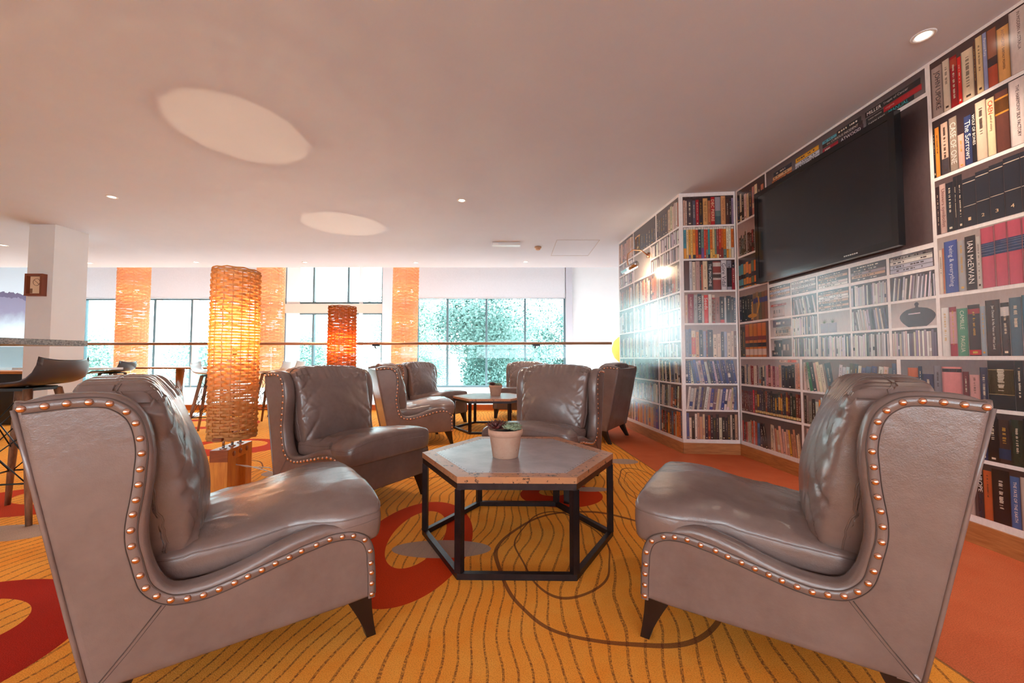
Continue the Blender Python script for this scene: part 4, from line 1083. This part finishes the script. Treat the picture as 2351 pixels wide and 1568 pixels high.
A.explicit([1.883, 1.893, 1.916, 1.924, 1.961, 1.966, 2.006, 2.037, 2.073, 2.091, 2.139, 2.174, 2.232, 2.30], v0, H_, [
 ((30, 24, 28), .9), ((232, 140, 50), .86), ((30, 24, 28), .9), ((206, 170, 150), .88, BK(bands=((.0, .3, (70, 60, 64)),))), ((40, 30, 34), .8), ((150, 130, 116), .9, BK(text='CASE OF ONE', tcol=(220, 206, 196))), ((214, 160, 146), .55), ((46, 56, 96), .8, BK(text='The Sorrows')), ((34, 30, 36), .86, BK(text='WOLF OF BONES')), ((214, 184, 160), .93), ((230, 200, 160), .9, BK(text=[('CAEN', .72, .95, (196, 60, 40)), ('anvil of victory', .42, .7, (60, 46, 46))])), ((100, 56, 46), .92, BK(bands=((.62, .9, (210, 140, 50)), (.65, .87, (90, 50, 44))), marks=False)), ((226, 206, 200), .98, BK(text='THE HARMONY SILK FACTORY', tcol=(60, 46, 50)))])
A.row(2.305, U1, v0, v0 + H_, MIX, (.03, .055), (.8, .95))
v0, H_ = col_cell(5, (120, 96, 96)); DK = (38, 42, 54)
nums = lambda n: BK(text=[(n, .12, .3, (226, 190, 150))], tdir='num', bands=((.905, .92, (214, 190, 170)), (.42, .43, (214, 190, 170))))
A.explicit([1.885, 1.904, 1.937, 1.974, 1.992, 2.018, 2.078, 2.137, 2.196, 2.262, 2.33], v0, H_, [
 ((50, 30, 36), .88), ((206, 170, 160), .9, BK(text='Univers symbolist', tcol=(130, 80, 80))), ((34, 36, 46), .88), ((30, 32, 40), .95), ((34, 34, 42), .95), (DK, .84, nums('1')), (DK, .88, nums('2')), (DK, .9, nums('3')), (DK, .93, nums('4')), (DK, .93, nums('5'))])
A.row(2.335, U1, v0, v0 + H_, [DK], (.06, .062), (.93, .94))
v0, H_ = col_cell(4, (216, 192, 184))
RV = BK(bands=((.52, .74, (44, 60, 104)),) + tuple((z_, z_ + .012, (176, 180, 200)) for z_ in (.55, .60, .64, .68, .71)), marks=False)
A.explicit([1.887, 1.905, 1.915, 1.982, 2.016, 2.066, 2.088, 2.146, 2.198, 2.255, 2.31], v0, H_, [
 ((226, 206, 190), .78), ((196, 110, 80), .8), ((64, 84, 160), .9, BK(text='being & everything', tcol=(206, 210, 230))), ((168, 164, 166), .86), ((46, 36, 40), .9, BK(text='IAN McEWAN', tcol=(236, 226, 220))), ((196, 184, 176), .86), ((196, 80, 100), .97, RV), ((196, 80, 100), .98, RV), ((196, 80, 100), .98, RV), ((196, 80, 100), .98, RV)])
fb(1.60, 1.855, 1.629, 1.652, (70, 62, 80), text=[('Nine', .3, .46, (236, 232, 236))])
A.row(2.315, U1, v0, v0 + H_, [(196, 80, 100)], (.054, .056), (.96, .98), bandf=lambda r: ((.52, .74, (44, 60, 104)),), marks=False)
v0, H_ = col_cell(3, (214, 192, 186))
A.explicit([1.885, 1.926, 1.963, 2.015, 2.071, 2.094, 2.156, 2.192, 2.24, 2.29], v0, H_, [
 ((228, 220, 214), .82), ((206, 150, 150), .82, BK(bands=((.0, .25, (170, 40, 60)), (.9, 1, (150, 36, 50))))), ((80, 140, 110), .78, BK(text=[('CAMILLE', .56, .95, (214, 222, 200)), ('PAGLIA', .08, .42, (214, 222, 200))])), ((50, 40, 46), .82, BK(bands=((.02, .12, (196, 40, 44)), (.82, .92, (160, 40, 44))))), ((150, 160, 170), .78), ((62, 50, 50), .86, BK(text='Jan Osman & His Fates on West Land')), ((54, 46, 50), .8, BK(bands=((.75, .92, (210, 200, 196)),))), ((76, 100, 116), .86), ((60, 110, 130), .88)])
A.row(2.295, U1, v0, v0 + H_, MIX, (.03, .055), (.8, .95))
# lower three shelves
for i, (p1, p2, p3) in {2: ((MIX, .0), (MIX, .0), (DRK, 0)), 1: ((GLD, 0), (MIX, 0), (DRK, 0)), 0: ((RED, -.14), (RED, 0), (DRK, 0))}.items():
    v0, v1 = sh(i)
    bk = (200, 176, 170) if i == 2 else (110, 88, 84)
    A.cell(.025, .815, v0, v1, bk); A.cell(.84, 1.62, v0, v1, (150, 120, 112)); A.cell(1.645, 2.62, v0, v1, (150, 136, 140) if i == 2 else (84, 66, 66))
    if i == 2:
        A.row(.03, .40, v0, v1, MIX, (.014, .028), (.68, .8)); A.row(.40, .60, v0, v1, [(170, 110, 100), (150, 60, 60), (206, 150, 140), (120, 50, 60)], (.022, .034), (.72, .8)); A.row(.60, .76, v0, v1, [(40, 36, 42), (30, 30, 38)], (.03, .045), (.74, .82)); A.row(.76, .815, v0, v1, [(226, 160, 130)], (.024, .026), (.84, .86))
        fb(.58, .80, v0 + .225, v0 + .250, (222, 180, 160), bands=((.45, .9, (210, 80, 60)),))
        A.row(.85, 1.10, v0, v1, [(226, 210, 190), (220, 206, 196), (200, 40, 36), (226, 206, 190), (214, 170, 150), (60, 120, 80), (60, 50, 54)], (.022, .036), (.86, .95), -.16)
        A.book(1.10, v0, .055, .235, (62, 60, 70), lean=-.16); A.row(1.17, 1.62, v0, v1, [(206, 206, 206), (226, 200, 176), (110, 110, 130), (200, 60, 56), (90, 96, 130), (220, 210, 196), (80, 70, 70)], (.022, .042), (.76, .93), .1)
        A.explicit([1.686, 1.749, 1.772, 1.834, 1.876, 1.978, 2.009, 2.057, 2.091, 2.20, 2.235, 2.28], v0, v1 - v0, [((200, 100, 60), .80, BK(bands=((.35, .72, (40, 44, 60)),), marks=False)), ((46, 56, 84), .84), ((60, 56, 90), .66), ((130, 120, 130), .86), ((222, 140, 140), .84, BK(bands=((.86, .95, (60, 40, 50)),), marks=False)), ((110, 50, 56), .74), ((206, 150, 146), .68), ((50, 50, 80), .84), ((30, 28, 34), .98, BK(bands=((.30, .82, (190, 160, 110)), (.31, .81, (30, 28, 34))), marks=True)), ((30, 28, 34), .98), ((34, 34, 40), .98)])
    elif i == 1:
        A.row(.03, .20, v0, v1, [(120, 54, 40), (104, 44, 36)], (.02, .022), (.8, .84)); A.row(.2, .23, v0, v1, [(210, 30, 34)], (.024, .026), (.86, .88)); A.row(.23, .815, v0, v1, GLD, (.018, .036), (.8, .95), bandf=lambda r: ((.04, .14, (226, 190, 120)),) + (((.3, .8, (214, 150, 50)),) if r.random() < .15 else ()))
        A.row(.85, 1.62, v0, v1, DRK + [(196, 190, 186), (70, 70, 84), (226, 130, 50), (150, 120, 110)], (.014, .036), (.72, .92)); A.row(1.65, 2.62, v0, v1, DRK + [(60, 80, 120), (46, 60, 90)], (.03, .06), (.86, .96))
    else:
        A.row(.03, .26, v0, v1, [(130, 50, 44), (200, 150, 130), (90, 46, 48), (210, 70, 50), (206, 170, 150)], (.014, .026), (.66, .8)); A.row(.26, .42, v0, v1, [(36, 30, 34), (80, 110, 150), (60, 46, 50)], (.024, .04), (.7, .84), -.2); A.row(.44, .815, v0, v1, [(226, 180, 150), (214, 160, 130), (200, 130, 100), (230, 170, 60), (222, 196, 170)], (.022, .036), (.66, .86), -.1)
        A.book(.865, v0, .055, .27, (206, 160, 150), text='Danish Nine Zoo', tcol=(120, 60, 60)); A.row(.925, 1.62, v0, v1, [(220, 120, 50), (226, 180, 150), (196, 140, 130), (120, 60, 60), (216, 200, 190)], (.026, .05), (.72, .95))
        A.row(1.65, 2.02, v0, v1, CRM + [(150, 90, 60)], (.04, .07), (.7, .95))
        A.explicit([2.024, 2.05, 2.088, 2.16, 2.20, 2.26, 2.32], v0, v1 - v0, [((46, 44, 56), .95, BK(text='EUROPE')), ((190, 90, 50), .88), ((30, 28, 34), .94), ((70, 100, 150), .88, BK(text='THE FATE OF THE EARTH')), ((190, 170, 160), .9), ((60, 60, 80), .92)]); A.row(2.325, U1, v0, v1, DRK + MIX, (.03, .055), (.8, .95))
A.finish(M_PRINT)

# --- narrow wall
B = Mural('bookshelf_mural', N0, (N1 - N0).normalized(), (N1 - N0).length - .006, 'narrow tall bookshelf mural facing the room beside the corner', 5)
b0, b1 = .036, .555
def bc(i, back): v0, v1 = (V[i] + SB, V[i+1] - SB) if i < 7 else (V[7] + SB, V[8] - .02); B.cell(b0, b1, v0, v1, back); return v0, v1 - v0
v0, H_ = bc(7, (74, 54, 56)); B.explicit([.04, .062, .079, .135, .169, .203, .242, .293, .323, .365, .425, .475, .512, .533, .555], v0, H_, [((206, 160, 140), .88), ((214, 180, 160), .86), ((70, 56, 62), .9), ((90, 84, 100), .86), ((176, 24, 40), .88), ((50, 38, 40), .84), ((222, 160, 100), .92, BK(text='THE OLD STORY', tcol=(60, 36, 30))), ((190, 110, 70), .84), ((190, 36, 40), .96, BK(text='DBC PIERRE', tcol=(236, 200, 160))), ((160, 150, 160), .95, BK(bands=((.0, .3, (70, 90, 96)), (.3, .5, (100, 120, 120))), marks=False)), ((216, 150, 100), .98, BK(text='Naples Almanac', tcol=(150, 90, 60))), ((80, 50, 46), .86), ((44, 36, 46), .88), ((150, 130, 160), .9)])
v0, H_ = bc(6, (60, 44, 46)); B.row(b0, b1, v0, v0 + H_, PEN, (.018, .030), (.975, .99), bandf=lambda r: ((.0, r.choice((.28, .33, .12)), r.choice(PEN)), (.93, 1.0, (226, 214, 200))))
v0, H_ = bc(5, (84, 60, 58)); B.explicit([.04, .092, .122, .156, .201, .214, .228, .279, .33, .414, .473, .522, .555], v0, H_, [((88, 54, 54), .98, BK(marks=False)), ((196, 190, 194), .97), ((224, 200, 176), .95), ((190, 150, 140), .97), ((60, 50, 56), .88), ((200, 90, 60), .85), ((226, 196, 160), .97), ((32, 30, 38), .97, BK(text='THE MACHINE')), ((146, 62, 54), .95, BK(bands=((.35, .6, (200, 170, 160)), (.42, .55, (40, 32, 34)), (.82, .96, (210, 190, 180))), marks=False)), ((216, 204, 206), .98, BK(text='Gore Vidal', tcol=(50, 46, 60))), ((150, 146, 156), .97, BK(bands=((.1, .75, (50, 46, 56)),))), ((150, 36, 50), .9, BK(bands=((.8, 1, (50, 40, 50)),)))])
v0, H_ = bc(4, (200, 164, 152)); B.explicit([.042, .07, .133, .17, .214, .235, .28, .315, .349, .395, .441, .46, .507, .535, .555], v0, H_, [((222, 190, 170), .9), ((150, 30, 46), .94, BK(tcol=(220, 180, 170), text='ALPHABET CENTURY')), ((176, 170, 166), .9), ((44, 36, 40), .94, BK(text='IAN McEWAN')), ((206, 196, 186), .88), ((222, 40, 30), .9, BK(text='Seeds')), ((232, 220, 206), .92), ((226, 200, 180), .9, BK(bands=((.0, .9, (176, 60, 60)), (.05, .85, (226, 206, 190))))), ((160, 110, 100), .82), ((56, 40, 44), .84, BK(bands=((.0, .12, (200, 40, 40)),))), ((206, 200, 196), .8), ((46, 36, 40), .86), ((60, 50, 54), .82), ((80, 88, 104), .8)])
v0, H_ = bc(3, (196, 164, 154)); B.explicit([.04, .075, .10, .145, .18, .22, .25, .266, .32, .36, .40, .43, .46, .50, .53, .555], v0, H_, [((130, 126, 140), .86), ((90, 96, 130), .88), ((226, 206, 180), .82, BK(bands=((.1, .75, (210, 70, 40)),))), ((214, 150, 100), .78), ((50, 44, 52), .84), ((150, 150, 176), .8), ((140, 40, 40), .82), ((60, 40, 50), .84), ((226, 196, 170), .7), ((220, 190, 166), .72), ((66, 54, 66), .78), ((160, 160, 180), .78), ((220, 190, 166), .74), ((214, 180, 156), .8), ((120, 70, 56), .8)])
v0, H_ = bc(2, (160, 130, 130)); B.row(b0, b1, v0, v0 + H_, BLU, (.02, .036), (.88, .99), -.16); B.book(.19, v0, .035, .22, (226, 206, 190), text='Japan', tcol=(40, 44, 90), lean=-.16)
v0, H_ = bc(1, (130, 104, 100)); B.row(b0, b1, v0, v0 + H_, BLU[1:6] + CRM + [(120, 90, 100)], (.018, .032), (.84, .95), .14)
v0, H_ = bc(0, (110, 80, 76)); B.row(b0, b1, v0, v0 + H_, RED + CRM + DRK, (.02, .032), (.76, .95))
B.finish(M_PRINT)

# --- far wall panel
Cm = Mural('bookshelf_mural', L0, (L1 - L0).normalized(), (L1 - L0).length, 'glossy bookshelf mural under the brass picture light, washed by window reflections', 23)
def lc(u0, u1, v0, v1, pal, back=(120, 96, 92), **k): Cm.cell(u0, u1, v0, v1, back); Cm.row(u0, u1, v0, v1, pal, **k)
T7 = (V[7] + SB, V[8] - .012)
lc(.03, .585, *T7, [(150, 80, 70), (200, 150, 130), (120, 60, 56), (214, 180, 160)], wr=(.05, .08), hr=(.8, .92))
lc(.61, 1.30, *T7, [(60, 56, 66)], back=(96, 78, 76), wr=(.07, .09), hr=(.6, .7)); Cm.row(.66, .85, T7[0], T7[1], [(226, 160, 70), (226, 190, 130)], (.05, .06), (.7, .74))
lc(1.325, 1.62, *T7, [(56, 52, 60)], wr=(.05, .055), hr=(.84, .88)); lc(1.62, 1.86, *T7, CRM + [(180, 90, 70)], wr=(.03, .05), hr=(.8, .96))
for a, b in ((.03, .20), (.215, .385), (.40, .58)):
    for q in ((2.06, 2.215), (2.235, 2.40)): lc(a, b, *q, CDP, wr=(.016, .03), hr=(.8, .95), marks=False)
for a, b in ((1.15, 1.395), (1.415, 1.65), (1.67, 1.86)):
    for q in ((2.06, 2.215), (2.235, 2.40)): lc(a, b, *q, CDP, wr=(.014, .024), hr=(.8, .95), marks=False)
Cm.cell(.61, 1.13, 2.065, 2.395, (196, 180, 172))
lc(.03, .585, *sh(5), MIX, wr=(.03, .05), hr=(.8, .95)); lc(.61, 1.36, *sh(5), CRM + [(120, 90, 80), (206, 120, 90), (70, 60, 60), (190, 190, 180)], wr=(.03, .055), hr=(.78, .95)); lc(1.385, 1.86, *sh(5), MIX, wr=(.03, .05), hr=(.8, .96))
for i in (4, 3):
    v0, v1 = sh(i); vm = (v0 + v1) / 2
    lc(.03, .57, v0, v1, CDP, wr=(.03, .05), hr=(.7, .9)); lc(.6, 1.32, v0, v1, CDP + CRM, wr=(.03, .055), hr=(.78, .95))
    for a, b in ((1.345, 1.60), (1.62, 1.86)):
        lc(a, b, v0, vm - .008, CDP, wr=(.016, .028), hr=(.82, .95), marks=False); lc(a, b, vm + .008, v1, CDP, wr=(.016, .028), hr=(.82, .95), marks=False)
lc(.03, .56, *sh(2), MIX, wr=(.03, .045), hr=(.76, .92)); lc(.59, 1.32, *sh(2), [(110, 110, 116), (90, 90, 100)], wr=(.03, .04), hr=(.7, .78)); lc(1.345, 1.86, *sh(2), MIX, wr=(.028, .045), hr=(.84, .95), lean=-.1)
lc(.03, .56, *sh(1), MIX, wr=(.03, .045), hr=(.76, .92)); lc(.59, 1.32, *sh(1), MIX, wr=(.03, .045), hr=(.76, .92)); lc(1.345, 1.86, *sh(1), MIX, wr=(.028, .045), hr=(.8, .95), lean=.08)
lc(.03, .56, *sh(0), RED, wr=(.03, .045), hr=(.76, .92)); lc(.59, 1.32, *sh(0), [(200, 90, 60), (60, 70, 150), (196, 120, 90), (220, 180, 150), (90, 100, 160)], wr=(.03, .05), hr=(.8, .92)); lc(1.345, 1.86, *sh(0), RED + [(230, 130, 60)], wr=(.028, .05), hr=(.74, .95))
Cm.finish(M_PRINT)

# ------------------------------------------------------------------ television
DTV = .09
tvp = TV0 + TVd * 0.0
t = empty('television', tuple(TV0), math.atan2(TVd.y, TVd.x), 'large black flat television mounted on the bookshelf mural', 'television')
u0, u1, z0, z1 = .42, 1.745, 1.70, 2.56
g = MB(); y0, y1 = -DTV, -DTV + .045
bz = .042
g.box((u0, y0, z0), (u0 + bz, y1, z1)); g.box((u1 - bz, y0, z0), (u1, y1, z1)); g.box((u0 + bz, y0, z0), (u1 - bz, y1, z0 + bz * 1.1)); g.box((u0 + bz, y0, z1 - bz), (u1 - bz, y1, z1)); g.box((u0 + .01, y1, z0 + .01), (u1 - .01, y1 + .012, z1 - .01))
g.build('bezel', simple('gloss_black_bezel', (.01, .01, .012), .12), t)
g = MB(); g.box((u0 + bz, y0 + .003, z0 + bz * 1.1), (u1 - bz, y0 + .02, z1 - bz)); g.build('screen', M_SCREEN, t)
g = MB(); g.box((.9, y1 + .012, 1.95), (1.25, -.003, 2.25)); g.build('wall_bracket', M_BLACKM, t)
g = MB()
for k in range(7): g.box((1.36 + k * .016, y0 - .001, z0 + .02), (1.371 + k * .016, y0, z0 + .028))
g.build('badge', simple('silver_badge', (.5, .5, .5), .4), t)

# ------------------------------------------------------------------ picture light on the mural
Lr = (L1 - L0).normalized()
t = empty('picture_light', tuple(L0 + Vector((0, 0, 0))), math.atan2(Lr.y, Lr.x), 'brass swan neck picture light fixed to the glossy mural', 'light')
g = MB(); g.tube([(1.10, -.022, 2.30), (1.10, 0, 2.30)], .035, 18); g.build('wall_plate', M_BRASS, t)
g = MB(); g.tube([(1.10, -.02, 2.30), (1.10, -.10, 2.36), (1.08, -.2, 2.37), (1.06, -.26, 2.32), (1.06, -.27, 2.22), (1.08, -.26, 2.16)], .008, 8); g.build('arm', M_BRASS, t)
g = MB(); g.tube([(.86, -.25, 2.14), (1.30, -.25, 2.14)], .035, 16); g.build('reflector', M_CHROME, t)
g = MB(); g.tube([(.90, -.232, 2.118), (1.26, -.232, 2.118)], .018, 10); b = g.build('tube_bulb', emis('warm_tube', (1, .8, .55), 14), t)
point((1.1, -.17, 2.08), 6, (1, .74, .5), .07, t)
